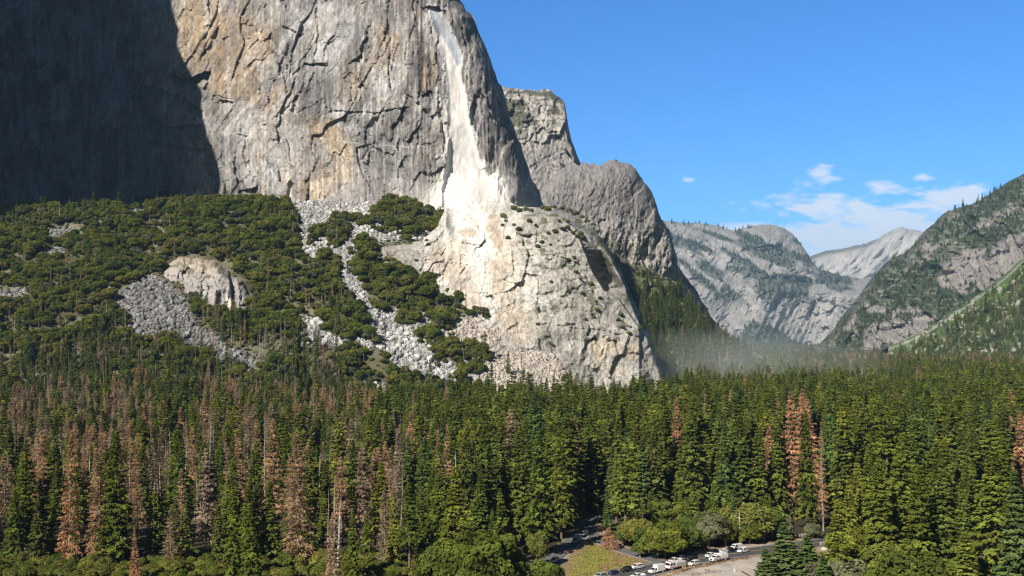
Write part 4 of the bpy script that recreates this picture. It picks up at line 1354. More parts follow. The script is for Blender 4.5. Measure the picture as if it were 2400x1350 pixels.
hero('fir', 3, 1515, 960, 1200, 1.0); hero('fir', 7, 1640, 990, 1215, 1.2); hero('fir', 0, 1600, 1000, 1212, 1.15); hero('fir', 7, 1690, 1000, 1220, 1.2); hero('fir', 0, 1740, 965, 1225, 1.2)
hero('fir', 0, 1775, 1000, 1225, 1.25); hero('fir', 7, 1820, 985, 1220, 1.1); hero('fir', 5, 1718, 1110, 1268, 1.3, None, 22); hero('fir', 4, 1625, 1135, 1275, 1.4)
hero('fir', 5, 1840, 1225, 1388, 2.9, 'bright green young fir nearest the gravel lot, tallest of three'); hero('fir', 5, 1795, 1285, 1400, 3.0, 'low bright green fir at the left of the clump by the gravel lot'); hero('fir', 5, 1892, 1252, 1392, 3.0, 'bright green young fir at the right of the clump by the gravel lot')
hero('fir', 5, 1925, 1300, 1420, 2.4)
hero('fir', 4, 2265, 1248, 1450, 2.3, 'small bright yellow-green conifer at the lower right'); hero('fir', 4, 2008, 1060, 1290, 1.0, 'slim yellow-green conifer right of the orange trees'); hero('fir', 4, 1990, 1115, 1310, 1.2); hero('fir', 7, 2325, 1035, 1340, 1.6); hero('fir', 2, 2110, 1035, 1330, 1.35); hero('fir', 2, 2210, 1100, 1400, 1.5)
hero('fir', 5, 2385, 1105, 1440, 1.3); hero('fir', 0, 2060, 1075, 1350, 1.3); hero('fir', 0, 2150, 1090, 1420, 1.3); hero('fir', 0, 2290, 940, 1190, 1.2); hero('fir', 7, 2325, 850, 1010, 1.5, 'very tall dark conifer standing above the reddish belt of trees')
hero('fir', 2, 1960, 1170, 1400, 1.4)
for i, (a, t_, b_) in enumerate([(1085, 868, 1000), (1150, 852, 985), (1120, 880, 1000), (1225, 862, 985), (1237, 870, 990), (1280, 885, 1010), (1300, 880, 1005), (1330, 872, 1000), (1070, 890, 1010), (1190, 890, 1010), (1620, 885, 1060), (1205, 905, 1030), (1375, 915, 1040),
                                   (1160, 920, 1050), (1110, 915, 1040), (1250, 915, 1040)]):
    hero('fir', [0, 5, 1, 7][i % 4], a, t_, b_, 1.1)
# broadleaf trees and bushes round the meadow and the road
for i, (a, t_, b_, v, wf, lb) in enumerate([
        (1560, 1228, 1330, 0, 1.3, 'wide olive broadleaf tree directly behind the parked fire engine'), (1520, 1225, 1300, 1, 1.2, None), (1490, 1205, 1285, 4, 1.2, None), (1600, 1225, 1298, 2, 1.0, None), (1745, 1165, 1266, 4, 1.5, 'golden-olive broadleaf tree with pale stems behind the white van'),
        (1790, 1180, 1265, 1, 1.3, None), (1700, 1225, 1280, 1, 0.9, None), (1670, 1205, 1274, 3, 1.2, None), (1630, 1200, 1280, 0, 1.0, None), (1738, 1248, 1276, 4, 0.8, 'low vivid green bush right behind the white van'), (1540, 1190, 1262, 1, 1.2, None), (1580, 1180, 1255, 1, 1.2, None), (1830, 1210, 1262, 5, 1.1, None),
        (1280, 1300, 1400, 4, 1.0, 'olive bushy tree at the bottom, left of the first road'), (1160, 1240, 1400, 1, 1.15, None), (1110, 1250, 1420, 0, 1.0, None), (1030, 1270, 1420, 1, 1.0, None), (1255, 1235, 1330, 4, 0.8, None), (1985, 1235, 1310, 0, 1.3, None), (2030, 1225, 1330, 2, 1.2, None), (1960, 1300, 1400, 5, 1.2, None),
        (2070, 1260, 1400, 1, 1.3, None), (1905, 1225, 1262, 5, 1.0, None), (2140, 1290, 1440, 0, 1.3, None), (1460, 1230, 1280, 3, 1.0, None), (1650, 1245, 1276, 1, 1.0, None),
        (1580, 1262, 1300, 0, 0.8, None), (1500, 1262, 1306, 3, 1.0, None), (1540, 1270, 1313, 0, 1.0, None), (1620, 1262, 1288, 1, 0.8, None), (1775, 1242, 1270, 0, 0.8, None)]):
    hero('oak', v, a, t_, min(b_, 1308 if a < 1610 and a > 1480 else 9999), wf, lb)
hero('dead', 4, 1428, 1235, 1284, 3.2, 'small rusty orange dead tree beside the meadow'); hero('dead', 4, 1440, 1250, 1287, 3.0)
hero('snag', 2, 1571, 1180, 1250, 1.5, 'short stark white broken trunk behind the fire trucks')
for i in range(150):   # belt of yellow-green bushes along the bottom left
    a = -30+(i % 50)*25+rng.random()*16
    if a > 1238: continue
    Yb = (394, 410, 380)[i//50]+rng.random()*13
    tp = 1282+16*math.sin(a/70)+rng.random()*34 + (24 if 860 < a < 980 else 0) - (0, 12, -26)[i//50] + 14 + (20 if 250 < a < 400 else 0)
    X = (a-1200)/F*Yb
    put('oak', [6, 7, 6, 7, 4][i % 5], X, Yb, max(4.5, CH-(tp-HZ)/F*Yb), 1.15)

for i in range(26):    # a few conifers in front of the bush belt
    a = 20+i*46+rng.random()*30
    if 280 < a < 350 or 760 < a < 820 or a > 1200: continue
    Yb = 405+rng.random()*18
    put('fir', int(rng.choice([0, 1, 2, 3, 7])), (a-1200)/F*Yb, Yb, 16+17*rng.random(), 1.25)

HER = np.array([(p[2], p[3]) for p in PL])


def far_from_heroes(X, Y, d):
    m = np.ones(X.shape, bool)
    for hx, hy in HER:
        m &= (X-hx)**2+(Y-hy)**2 > d*d
    return m


# --- the valley forest ---
def forest_zone(x0, x1, y0, y1, cell):
    X, Y = scatter(x0, x1, y0, y1, cell)
    m = ~is_clear(X, Y)
    if y0 < 700: m &= far_from_heroes(X, Y, 4.2)
    if y0 < 1000: m &= ~((fbm(X/13, Y/13, 3, 301) > 0.66) & (Y > 470))
    return X[m], Y[m]


OPEN = [(1852, 1170, 30), (1884, 1100, 14), (1906, 1110, 18), (1583, 1030, 18), (1930, 1200, 9), (700, 1290, 26), (790, 1320, 16), (640, 1160, 22), (2325, 900, 20), (2008, 1180, 14), (1262, 1240, 22), (1422, 1245, 26), (1655, 930, 24), (2396, 1150, 25), (365, 1230, 26), (1571, 1200, 8), (845, 1200, 26), (480, 1230, 26)]


LIM = [(0, 835), (300, 845), (560, 868), (860, 890), (1000, 908), (1080, 900), (1345, 912), (1420, 905), (1560, 890), (1650, 850), (1800, 820), (2400, 800)]


def cap_h(a, y, z, h):
    lim = interp(a, LIM) + (rng.random()**2)*34 - (28 if rng.random() < 0.12 else 0) + (float(fbm(np.array([a/55.0]), np.array([0.5]), 3, 207)[0])-0.5)*(120 if a < 800 else 40)
    return min(h, CH-z-(lim-HZ)/F*y)


def hides(a, top, Y):
    for (ax, lim, w) in OPEN:
        if abs(a-ax) < w+900/Y*6 and top < lim and Y < CH*F/(lim-HZ)-6:
            return True
    return False


def add_forest(X, Y, keep=1.0):
    Z = H(X, Y)
    px, py = topx(X, Y, Z)
    for x, y, z, a, b in zip(X, Y, Z, px, py):
        if y < 640 and hides(a, HZ-F*(38-CH)/y, y): continue
        r = rng.random(); q = rng.random()
        left = np.clip((1060-a)/220, 0, 1)
        patch = float(fbm(np.array([x/60]), np.array([y/90]), 3, 77)[0])
        p_dead = left*(0.25+1.3*(patch-0.47)) + (1-left)*0.025
        if a > 1650 and 1500 < y < 2600 and a > 1900: p_dead += 0.55*np.clip((patch-0.44)*8, 0, 1)
        elif y > 1050 and a > 1550: p_dead += 0.10*np.clip((patch-0.40)*5, 0, 1)
        p_snag = 0.14*left+0.015
        if a < 700: h = 32+15*q
        elif a < 1060: h = 34+15*q
        elif a < 1500: h = 40+13*q
        else: h = 38+16*q
        if y < 470 and a < 1060: h = 28+14*q
        if y > 470 and y < 700 and a < 1060: h *= 0.93
        if y < 470 and 1480 < a < 1850:            # low broadleaf belt behind the road
            put('oak', int(rng.integers(0, 6)), x, y, 8+6*q, 0.9+0.3*rng.random()); continue
        if 470 <= y < 500 and 1430 < a < 1850: h = 12+8*q
        if a > 1850 and y < 470: h *= 0.85
        if y < 425 and a > 1850: h = 14+14*q
        if y > 600:
            h = cap_h(a, y, z, h)
            if h < 9:
                if y > 900: put('oak', int(rng.integers(0, 4)), x, y, 6+3*rng.random(), 1.2)
                continue
        if r < p_dead:
            put('dead', int(rng.choice([0, 1, 2, 3, 0, 2]) if left > 0 or rng.random() < 0.6 else 4), x, y, h*0.95, 0.95+0.45*rng.random())
        elif r < p_dead+p_snag:
            put('snag', int(rng.choice([0, 1, 0, 1, 2])), x, y, h*0.8, 1.0)
        elif r < p_dead+p_snag+0.07 and y < 900:
            put('oak', int(rng.integers(0, 4)), x, y, 10+7*rng.random(), 1.0)
        else:
            v = int(rng.choice(12, p=[.12, .12, .12, .08, .09, .07, .05, .10, .05, .07, .07, .06]))
            put('fir', v, x, y, h*(0.50+0.60*rng.random()**0.7 if rng.random() < 0.6 else 1.0+0.08*rng.random()), 0.95+0.5*rng.random())


Xa, Ya = forest_zone(-390, 390, 425, 620, 11.4)
add_forest(Xa, Ya)
Xa, Ya = forest_zone(-580, 580, 620, 1010, 10.6)
m = H(Xa, Ya) < 20
add_forest(Xa[m], Ya[m])
# lower talus slope on the left: conifers thin out uphill into oak woods
Xa, Ya = scatter(-830, 80, 940, 1480, 7.2)
Za = H(Xa, Ya)
pxa, pya = topx(Xa, Ya, Za)
inb = np.zeros(Xa.shape, bool)
jx = pxa+(fbm(Xa/14, Ya/14, 3, 221)-0.5)*28; jy = pya+(fbm(Xa/14+7, Ya/14, 3, 222)-0.5)*20
for poly in BOULDER:
    inb |= pip(jx, jy, poly) | (dist_poly(jx, jy, poly, True) < 5)
inb |= (fbm(Xa/20, Ya/20, 3, 231) > 0.68) & (pya < 790)
inb |= pip(pxa, pya, [(372, 660), (385, 615), (420, 598), (480, 600), (540, 640), (590, 690), (590, 740), (540, 745), (480, 705), (400, 685)])
vis = (pya > 478) & (Za >= 8)
CLUMPS = [(620, 470, 60, 22), (950, 515, 92, 42), (790, 545, 24, 40), (840, 520, 14, 12), (750, 550, 22, 9), (735, 572, 14, 8), (850, 610, 34, 50), (880, 655, 16, 40), (925, 680, 40, 50), (985, 700, 40, 45), (950, 745, 28, 24), (870, 798, 18, 16),
          (1010, 800, 28, 20), (1035, 840, 22, 30), (1040, 745, 34, 30), (1105, 850, 42, 36), (805, 765, 44, 34), (640, 560, 60, 90), (550, 480, 40, 16), (1065, 815, 16, 14), (780, 640, 16, 8)]
for x, y, z, a, b, ib, vs in zip(Xa, Ya, Za, pxa, pya, inb, vis):
    if not vs: continue
    incl = any(((a-c[0])/c[2])**2+((b-c[1])/c[3])**2 < 1 for c in CLUMPS)
    if ib and not incl:
        continue
    if a > 690 and not incl and b < 600: 
        if rng.random() < 0.8: continue
    if a > 1180 and b < 900: continue
    if a > 860 and not incl and rng.random() < 0.6 and b < 880: continue
    cl = float(fbm(np.array([x/45]), np.array([y/45]), 3, 88)[0])
    pcon = float(np.clip((b-770)/190+(cl-0.5)*(2.6 if a < 800 else 1.2), 0.05, 0.92))
    r = rng.random()
    if r < pcon:
        q = rng.random()
        h = cap_h(a, y, z, 20+14*q+8*np.clip((b-820)/100, 0, 1)) if (a > 800 and rng.random() < 0.9) else 17+13*q
        if h < 8:
            put('oak', int(rng.integers(0, 4)), x, y, 6+4*rng.random(), 1.2); continue
        rr = rng.random()
        if rr < 0.30: put('dead', int(rng.choice([1, 3, 0])), x, y, h*0.9, 0.85)
        elif rr < 0.50: put('snag', int(rng.integers(0, 3)), x, y, h*0.85, 0.8)
        else: put('fir', int(rng.choice([0, 1, 2, 3, 5, 7, 9, 10, 11])), x, y, h, 0.85+0.4*rng.random())
    elif r < pcon+0.05:
        put('snag', int(rng.integers(0, 2)), x, y, 14+10*rng.random(), 0.8)
    else:
        v = int(rng.choice([0, 1, 2, 3, 4, 5, 7], p=[.20, .18, .18, .14, .06, .12, .12]))
        put('oak', v, x, y, OAKS[v][2]*(0.55+0.85*rng.random()**1.4), 1.1+0.25*rng.random())
# explicit clumps on the boulder fans, packed tight
for (cx, cyy, rx, ry) in CLUMPS:
    n = max(2, int(rx*ry/95))
    for k in range(n):
        t, u = rng.random()*6.28, rng.random()**0.5*0.85
        a, b = cx+rx*u*math.cos(t), cyy+ry*u*math.sin(t)
        D = cast([a], [b+4], 900, 1480)[0]
        if not np.isfinite(D): continue
        x = (a-1200)/F*D
        v = int(rng.choice([0, 1, 3, 1])) if cx != 1110 else int(rng.choice([1, 5, 5]))
        put('oak', v, x, D, OAKS[v][2]*(0.5+0.35*rng.random()), 1.0)
for (a, b, hh) in [(858, 650, 24), (870, 665, 26), (885, 640, 20), (1190, 880, 26), (140, 525, 26), (397, 545, 20), (625, 700, 28), (640, 640, 30), (612, 650, 26), (180, 740, 26), (35, 800, 26), (240, 905, 26), (470, 540, 18), (55, 560, 22), (92, 520, 20)]:
    D = cast([a], [b], 900, 1480)[0]
    if np.isfinite(D):
        kind = 'fir' if (a, b) in ((858, 650), (870, 665), (885, 640), (1190, 880)) else ('snag' if a in (140, 397, 35) else 'dead')
        put(kind, {'fir': 0, 'snag': 2, 'dead': 3}[kind], (a-1200)/F*D, D, hh, 0.9, 'tall pale dead trunk at the top of the woods against the shaded wall' if a == 140 else None)

# far valley floor
Xa, Ya = scatter(-60, 1400, 1010, 2000, 12.5)
m = (Xa > 40+(Ya-1000)*0.25*(Ya < 1500)) & (H(Xa, Ya) < 25) & ((1200+F*Xa/Ya) > 1270)
Xa, Ya = Xa[m], Ya[m]
m = ~((Ya > 1060) & (Ya < 1700) & ((1200+F*Xa/Ya) < 1500))
add_forest(Xa[m], Ya[m])
n_mid = len(PL)
# ------------------------------------------------------------------ individuals and masses
def rec_px(p):
    X, Y, Z, h = p[2], p[3], p[4], p[5]
    a, b = topx(X, Y, Z)
    return a, b


PLN = {'fir': [], 'dead': [], 'snag': [], 'oak': []}
for p in PL:
    PLN[p[0]].append(p)


def in_view(p):
    a, b = rec_px(p)
    top = HZ-F*(p[4]+p[5]-CH)/p[3]
    return -20 < a < 2420 and top < 1350


LAND = [(150, 'below shaded wall'), (330, 'left of grey boulder field'), (480, 'below grey boulder field'), (640, 'below small granite dome'), (800, 'left of bleached snag'), (960, 'right of bleached snag'),
        (1110, 'below pale boulder fan'), (1290, 'left of dark gap'), (1440, 'around dark road gap'), (1570, 'behind triangular meadow'), (1700, 'behind fire trucks'), (1830, 'behind white van'), (1960, 'near orange conifers'),
        (2090, 'right of bridge'), (2220, 'in lower right woods'), (9999, 'by right edge')]
ORD = ['first', 'second', 'third', 'fourth', 'fifth', 'sixth', 'seventh', 'eighth', 'ninth', 'tenth', 'eleventh', 'twelfth', 'thirteenth', 'fourteenth', 'fifteenth', 'sixteenth', 'seventeenth', 'eighteenth', 'nineteenth', 'twentieth']
ROWS = ['front', 'second', 'third', 'fourth', 'fifth', 'sixth', 'seventh', 'eighth', 'ninth', 'tenth', 'eleventh', 'twelfth', 'thirteenth', 'fourteenth', 'fifteenth', 'sixteenth', 'seventeenth', 'eighteenth', 'nineteenth', 'twentieth']


def labels_for(lst, noun, words, land=LAND, per_row=5):
    """label each plant by look, landmark, row (by depth) and order from the left"""
    out = [None]*len(lst)
    cells = {}
    for i, p in enumerate(lst):
        a, _ = rec_px(p)
        k = next(j for j, l in enumerate(land) if a < l[0])
        cells.setdefault(k, []).append(i)
    for k, ids in cells.items():
        ids.sort(key=lambda i: lst[i][3])
        for r in range(0, len(ids), per_row):
            row = sorted(ids[r:r+per_row], key=lambda i: rec_px(lst[i])[0])
            for n, i in enumerate(row):
                w = words(lst[i])
                o = ['leftmost', 'second', 'middle', 'fourth', 'fifth', 'sixth'][n] if len(row) > 3 else ['leftmost', 'next', 'third'][n]
                out[i] = lst[i][7] or ('%s %s, %s in %s row %s' % (w, noun, o, ROWS[min(r//per_row, 19)], land[k][1]))
    return out


NIND = {'fir': 290, 'dead': 215, 'snag': 110, 'oak': 280}
REST = {}
IND = {}
for k, lst in PLN.items():
    seen = [p for p in lst if in_view(p)]
    size = lambda p: (3 if p[7] else 1)*p[5]/p[3]
    near = sorted(seen, key=size, reverse=True)[:NIND[k]]
    ids = set(id(p) for p in near)
    IND[k] = near
    REST[k] = [p for p in lst if id(p) not in ids and -800 < rec_px(p)[0] < 3200]


def hw(p):
    return 'tall' if p[5] > 40 else ('mid-sized' if p[5] > 24 else 'short')


fir_meta = dict(name='conifer_tree', cat='conifer', group='live conifers of the valley forest', noun='conifer')
for kind, lib, name, cat, group, noun in [('fir', FIRS, 'conifer_tree', 'conifer', 'live conifers of the valley forest', 'conifer'),
                                          ('dead', DEAD, 'dead_conifer', 'dead tree', 'dead brown conifers of the valley forest', 'conifer'),
                                          ('oak', OAKS, 'oak_tree', 'broadleaf tree', 'broadleaf trees by the road and on the talus', 'broadleaf tree')]:
    lst = IND[kind]
    labs = labels_for(lst, noun, (lambda p, L=lib: hw(p)+' '+L[p[1]][3]) if kind != 'oak' else (lambda p, L=lib: L[p[1]][3]))
    for p, lab in zip(lst, labs):
        k_, v, x, y, z, h, wf, hl = p
        cr, tr, hp, words = lib[v]
        s = h/hp
        sw = s*wf if kind != 'oak' else s*wf
        px_h = h/y*F*1024/2400
        rz = rng.random()*6.28
        if kind == 'oak' and y > 700 and not hl:
            o = bpy.data.objects.new(name, combined([cr, tr], (kind, v)))
            o.location = (x, y, z-0.3*s); o.rotation_euler = (0, 0, rz); o.scale = (sw, sw, s)
            link(o)
        else:
            o = empty(name, (x, y, z-0.25), rz, (sw, sw, s))
            link(bpy.data.objects.new('crown', cr), o)
            link(bpy.data.objects.new('trunk', tr), o)
        tilt = (rng.random()-0.5)*0.05
        if hl and 'leaning' in hl: tilt = 0; o.rotation_euler = (0.0, -0.10, 0)
        else: o.rotation_euler = (tilt, (rng.random()-0.5)*0.05, rz)
        tag(o, lab, cat, group)
lst = IND['snag']
for p, lab in zip(lst, labels_for(lst, 'dead trunk', lambda p: SNAGS[p[1]][2])):
    k_, v, x, y, z, h, wf, hl = p
    me, hp, words = SNAGS[v]
    o = bpy.data.objects.new('bare_snag', me)
    s = h/hp
    o.location = (x, y, z-0.25); o.rotation_euler = ((rng.random()-0.5)*0.08, (rng.random()-0.5)*0.08, rng.random()*6.28); o.scale = (s*wf, s*wf, s)
    link(o)
    tag(o, lab, 'bare trunk', 'grey standing snags in the woods')


def instancer(name, pts, sources, label, idx, rots, scs):
    """one object: points that carry instances of the given lists of objects (crown + trunk)"""
    me = bpy.data.meshes.new(name)
    me.from_pydata([tuple(p) for p in pts], [], [])
    for nm, ty, data in (('idx', 'INT', idx),):
        a = me.attributes.new(nm, ty, 'POINT')
        a.data.foreach_set('value', np.asarray(data, dtype=np.int32 if ty == 'INT' else np.float32))
    tl = (rng.random((len(pts), 2))-0.5)*0.07
    a = me.attributes.new('rot', 'FLOAT_VECTOR', 'POINT')
    a.data.foreach_set('vector', np.column_stack([tl, rots]).astype(np.float32).ravel())
    a = me.attributes.new('sc', 'FLOAT_VECTOR', 'POINT')
    a.data.foreach_set('vector', np.asarray(scs, dtype=np.float32).ravel())
    o = bpy.data.objects.new(name, me)
    ng = bpy.data.node_groups.new(name, 'GeometryNodeTree')
    ng.interface.new_socket('Geometry', in_out='INPUT', socket_type='NodeSocketGeometry')
    ng.interface.new_socket('Geometry', in_out='OUTPUT', socket_type='NodeSocketGeometry')
    N, L = ng.nodes, ng.links
    gi, go = N.new('NodeGroupInput'), N.new('NodeGroupOutput')
    join = N.new('GeometryNodeJoinGeometry')
    for objs in reversed(sources):      # join keeps the last-linked first
        j2 = N.new('GeometryNodeJoinGeometry')
        for ob in objs:
            oi = N.new('GeometryNodeObjectInfo')
            oi.inputs['Object'].default_value = ob
            oi.transform_space = 'ORIGINAL'
            L.new(oi.outputs['Geometry'], j2.inputs[0])
        gt = N.new('GeometryNodeGeometryToInstance')
        L.new(j2.outputs[0], gt.inputs[0])
        L.new(gt.outputs[0], join.inputs[0])
    inst = N.new('GeometryNodeInstanceOnPoints')
    L.new(gi.outputs[0], inst.inputs['Points'])
    L.new(join.outputs[0], inst.inputs['Instance'])
    inst.inputs['Pick Instance'].default_value = True

    def attr(nm, ty):
        a_ = N.new('GeometryNodeInputNamedAttribute')
        a_.data_type = ty
        a_.inputs['Name'].default_value = nm
        return next(s for s in a_.outputs if s.enabled)
    L.new(attr('idx', 'INT'), inst.inputs['Instance Index'])
    L.new(attr('rot', 'FLOAT_VECTOR'), inst.inputs['Rotation'])
    L.new(attr('sc', 'FLOAT_VECTOR'), inst.inputs['Scale'])
    L.new(inst.outputs[0], go.inputs[0])
    link(o)
    md = o.modifiers.new('instances', 'NODES')
    md.node_group = ng
    tag(o, label, kind='stuff')
    return o


def first_objs(lib, name):
    """the objects in the scene that show each variant, to be repeated in the mass"""
    res = []
    for it in lib:
        found = []
        for me in it[:2]:
            found.append(next(o for o in bpy.data.objects if o.data == me))
        res.append(found)
    return res


def have(me):
    return any(o.data == me for o in bpy.data.objects)


# a few oak variants may only exist as joined meshes: make sure every variant is present once as a real tree
for lib, nm, cat, grp in ((FIRS, 'conifer_tree', 'conifer', 'live conifers of the valley forest'), (DEAD, 'dead_conifer', 'dead tree', 'dead brown conifers of the valley forest'), (OAKS, 'oak_tree', 'broadleaf tree', 'broadleaf trees by the road and on the talus')):
    for it in lib:
        if not have(it[0]):
            print('MISSING variant', nm, it[3])

SRC_F, SRC_D, SRC_O = first_objs(FIRS, 'fir'), first_objs(DEAD, 'dead'), first_objs(OAKS, 'oak')
SRC_S = [[next(o for o in bpy.data.objects if o.data == it[0])] for it in SNAGS if have(it[0])]


def mass(name, lst, lib, src, hidx, label, extra=None):
    pts, idx, rots, scs = [], [], [], []
    for p in lst:
        v = min(p[1], len(src)-1)
        s = p[5]/lib[v][hidx]
        pts.append((p[2], p[3], p[4]-0.3)); idx.append(v); rots.append(rng.random()*6.28); scs.append((s*p[6], s*p[6], s))
    if extra:
        pts += extra[0]; idx += extra[1]; rots += extra[2]; scs += extra[3]
    return instancer(name, pts, src, label, idx, rots, scs)


# very far valley floor and mountain woods (conifers as one mass)
ex = ([], [], [], [])
exd = ([], [], [], [])


def far_tree(x, y, z, h, wf, v, dead=False):
    e = exd if dead else ex
    s = h/(42.0 if dead else 46.0)
    e[0].append((x, y, z)); e[1].append(v); e[2].append(rng.random()*6.28); e[3].append((s*wf, s*wf, s))


for (y0, y1, cell) in ((2000, 3000, 19), (3000, 4500, 30), (4500, 7200, 46)):
    X, Y = scatter(150, 3400, y0, y1, cell)
    a = 1200+F*X/Y
    m = (a > 1480) & (a < 2650)
    X, Y, a = X[m], Y[m], a[m]
    pt = fbm(X/90, Y/160, 3, 78)
    for x, y, aa, q in zip(X, Y, a, pt):
        dead = rng.random() < (0.75*np.clip((q-0.42)*7, 0, 1) if (aa > 1950 and y < 2900) else 0.12)
        far_tree(x, y, 0, (36+14*rng.random())*(1.0 if y < 4000 else 1.05), 1.2, int(rng.integers(0, 3)) if dead else int(rng.choice([0, 2, 4, 5, 7])), dead)


def on_relief(n, x0, x1, y0, y1, depth_fn, accept, hlo, hhi, wf=1.1, pd=0.05, vs=(0, 1, 5, 7), vari=None):
    a = x0+(x1-x0)*rng.random(n); b = y0+(y1-y0)*rng.random(n)
    ok = accept(a, b)
    a, b = a[ok], b[ok]
    D = depth_fn(a, b)
    P = W(a, b, D)
    for (x, y, z) in P:
        dead = rng.random() < pd
        far_tree(x, y, z-2, hlo+(hhi-hlo)*rng.random(), wf, int(rng.integers(0, 3)) if dead else int(rng.choice(vs)), dead)


# hillside below the dome: dense low down, thinner above
on_relief(2300, 1390, 1760, 600, 900, G_depth, lambda a, b: (b > interp(a, G_top_pts)+4) & (rng.random(len(a)) < smooth(600, 800, b)*0.9+0.12) & ~((b < 700) & (fbm(a/30, b/30, 3, 3) < 0.5)), 14, 32, 1.3)
on_relief(700, 1400, 1650, 600, 760, G_depth, lambda a, b: (b > interp(a, G_top_pts)+2), 5, 10, 3.2, 0.02, (2, 4, 4))
# right-hand mountain: skyline trees and wooded belts
on_relief(5200, 1920, 2560, 400, 830, R_depth, lambda a, b: (b > interp(a, R_top_pts)+1) & (rng.random(len(a)) < R_veg(a, b)**2*0.75+0.06), 12, 26, 1.5, 0.03, (0, 5, 7))
on_relief(900, 1960, 2560, 380, 800, R_depth, lambda a, b: (b > interp(a, R_top_pts)-1) & (b < interp(a, R_top_pts)+14), 16, 34, 1.3, 0.03, (0, 5, 7))
on_relief(2400, 2090, 2550, 560, 850, I_depth, lambda a, b: (b > interp(a, I_top_pts)+8+30*fbm(a/25, b/25, 3, 5)) & (rng.random(len(a)) < 0.8), 14, 30, 1.4, 0.10, (0, 4, 5, 7))
on_relief(900, 2150, 2550, 560, 830, I_depth, lambda a, b: (b > interp(a, I_top_pts)) & (b < interp(a, I_top_pts)+50), 5, 9, 4.0, 0.0, (4, 4, 2))
# tree belts on the distant mountain
def Eveg(a, b):
    c = E_col(a, b, a*0)
    return (c[:, 1] > c[:, 0]) & (c[:, 0] < 0.16) & (b > interp(a, E_top_pts))
on_relief(5200, 1560, 2090, 525, 815, E_depth, lambda a, b: Eveg(a, b) & (rng.random(len(a)) < 0.8), 20, 42, 1.7, 0.0, (0, 5, 7))
on_relief(240, 1570, 1760, 515, 560, E_depth, lambda a, b: (b > interp(a, E_top_pts)-1) & (b < interp(a, E_top_pts)+8) & (rng.random(len(a)) < 0.5), 24, 44, 1.8, 0.0, (0, 5))

mass('forest', REST['fir'], FIRS, SRC_F, 2, 'green conifer forest filling the valley floor and far slopes', ex)
mass('dead_forest', REST['dead'], DEAD, SRC_D, 2, 'scattered dead brown conifers through the forest', exd)
mass('oak_woods', REST['oak'], OAKS, SRC_O, 2, 'dense low oak woods covering the talus slope')
mass('snag_stand', REST['snag'], SNAGS, SRC_S, 1, 'thin grey dead trunks among the distant trees')

# ------------------------------------------------------------------ shrubs on the rock ledges: individuals
SPOTS = []
for (a, b) in [(1205, 492), (1218, 497), (1232, 494), (1245, 497), (1180, 510), (1186, 520), (1178, 530), (1272, 490), (1284, 494), (1300, 488), (1318, 492), (1334, 497), (1350, 505), (1364, 512), (1378, 520), (1390, 530), (1320, 540), (1330, 536), (1342, 548),
               (1352, 556), (1300, 545), (1285, 548), (1360, 550), (1290, 575), (1300, 580), (1270, 570), (1260, 580), (1315, 605), (1330, 612), (1345, 606), (1372, 660), (1360, 655), (1385, 668), (1280, 655), (1292, 662), (1365, 690), (1300, 700), (1330, 762), (1400, 730), (1410, 760), (1392, 745),
               (1372, 750), (1440, 780), (1460, 770), (1475, 785), (1490, 800), (1500, 770), (1260, 762), (1262, 780), (1265, 800), (1295, 810), (1310, 815), (880, 585), (890, 600), (925, 582), (945, 570), (975, 612), (968, 610), (1003, 575), (1000, 566), (870, 572), (1400, 545), (1412, 562), (1420, 580), (1365, 560),
               (1205, 530), (1215, 540), (1240, 520), (1255, 530), (1310, 520), (1330, 522), (1455, 740), (1465, 755), (1350, 640), (1405, 700), (1430, 720), (905, 575), (1190, 560), (1290, 630)]:
    SPOTS.append((a, b, 'B'))
shl = []
for n, (a, b, t) in enumerate(SPOTS):
    if b > 560 and n % 3 == 0: continue
    D = float(B_depth(np.array([float(a)]), np.array([float(b)]))[0])
    P = W(float(a), float(b), D)
    shl.append((n, a, b, P))
bands = {}
for it in shl:
    bands.setdefault(int(it[2]//30), []).append(it)
names_b = {16: 'on the apron crest under the wall', 17: 'just below the apron crest', 18: 'on the upper apron', 19: 'on the upper apron ledge', 20: 'level with the dark gully top', 21: 'level with the dark gully', 22: 'level with the gully foot', 23: 'on the mid apron shelf',
           24: 'on the shelf below the gully', 25: 'on the lower apron', 26: 'above the yellowish overhangs', 27: 'at the apron foot'}
for bnd, its in bands.items():
    its.sort(key=lambda t: t[1])
    for k, (n, a, b, P) in enumerate(its):
        o = bpy.data.objects.new('shrub', SHRUBS[n % 2])
        s = 1.5+1.0*rng.random() if b < 520 else 0.9+0.8*rng.random()
        o.location = (P[0], P[1]-0.5, P[2]-0.8*s); o.rotation_euler = (0, 0, rng.random()*6.28); o.scale = (s, s, s)
        link(o)
        col = ['dark green', 'grey-green'][n % 2]
        tag(o, '%s shrub %s, %s' % (col, names_b.get(bnd, 'on the apron'), 'leftmost there' if k == 0 else (ORD[min(k, 19)]+' from left')), 'shrub', 'shrubs rooted on the granite apron')
# bushes on the shaded terrace at the foot of the left wall
for k in range(26):
    a = 10+k*19+rng.random()*10
    b = 474+rng.random()*16
    Y = 1420+60*rng.random(); x = (a-1200)/F*Y
    v = int(rng.integers(0, 4))
    o = bpy.data.objects.new('oak_tree', combined([OAKS[v][0], OAKS[v][1]], ('oak', v)))
    s = 0.6+0.5*rng.random()
    o.location = (x, Y, float(H(x, Y))-0.5); o.scale = (s, s, s); o.rotation_euler = (0, 0, rng.random()*6)
    link(o); tag(o, 'dark oak in the wall shadow on the terrace, %s' % ('leftmost' if k == 0 else '%s from left' % (ORD+['twenty-first', 'twenty-second', 'twenty-third', 'twenty-fourth', 'twenty-fifth', 'twenty-sixth'])[k]), 'broadleaf tree', 'shaded oaks under the wall')

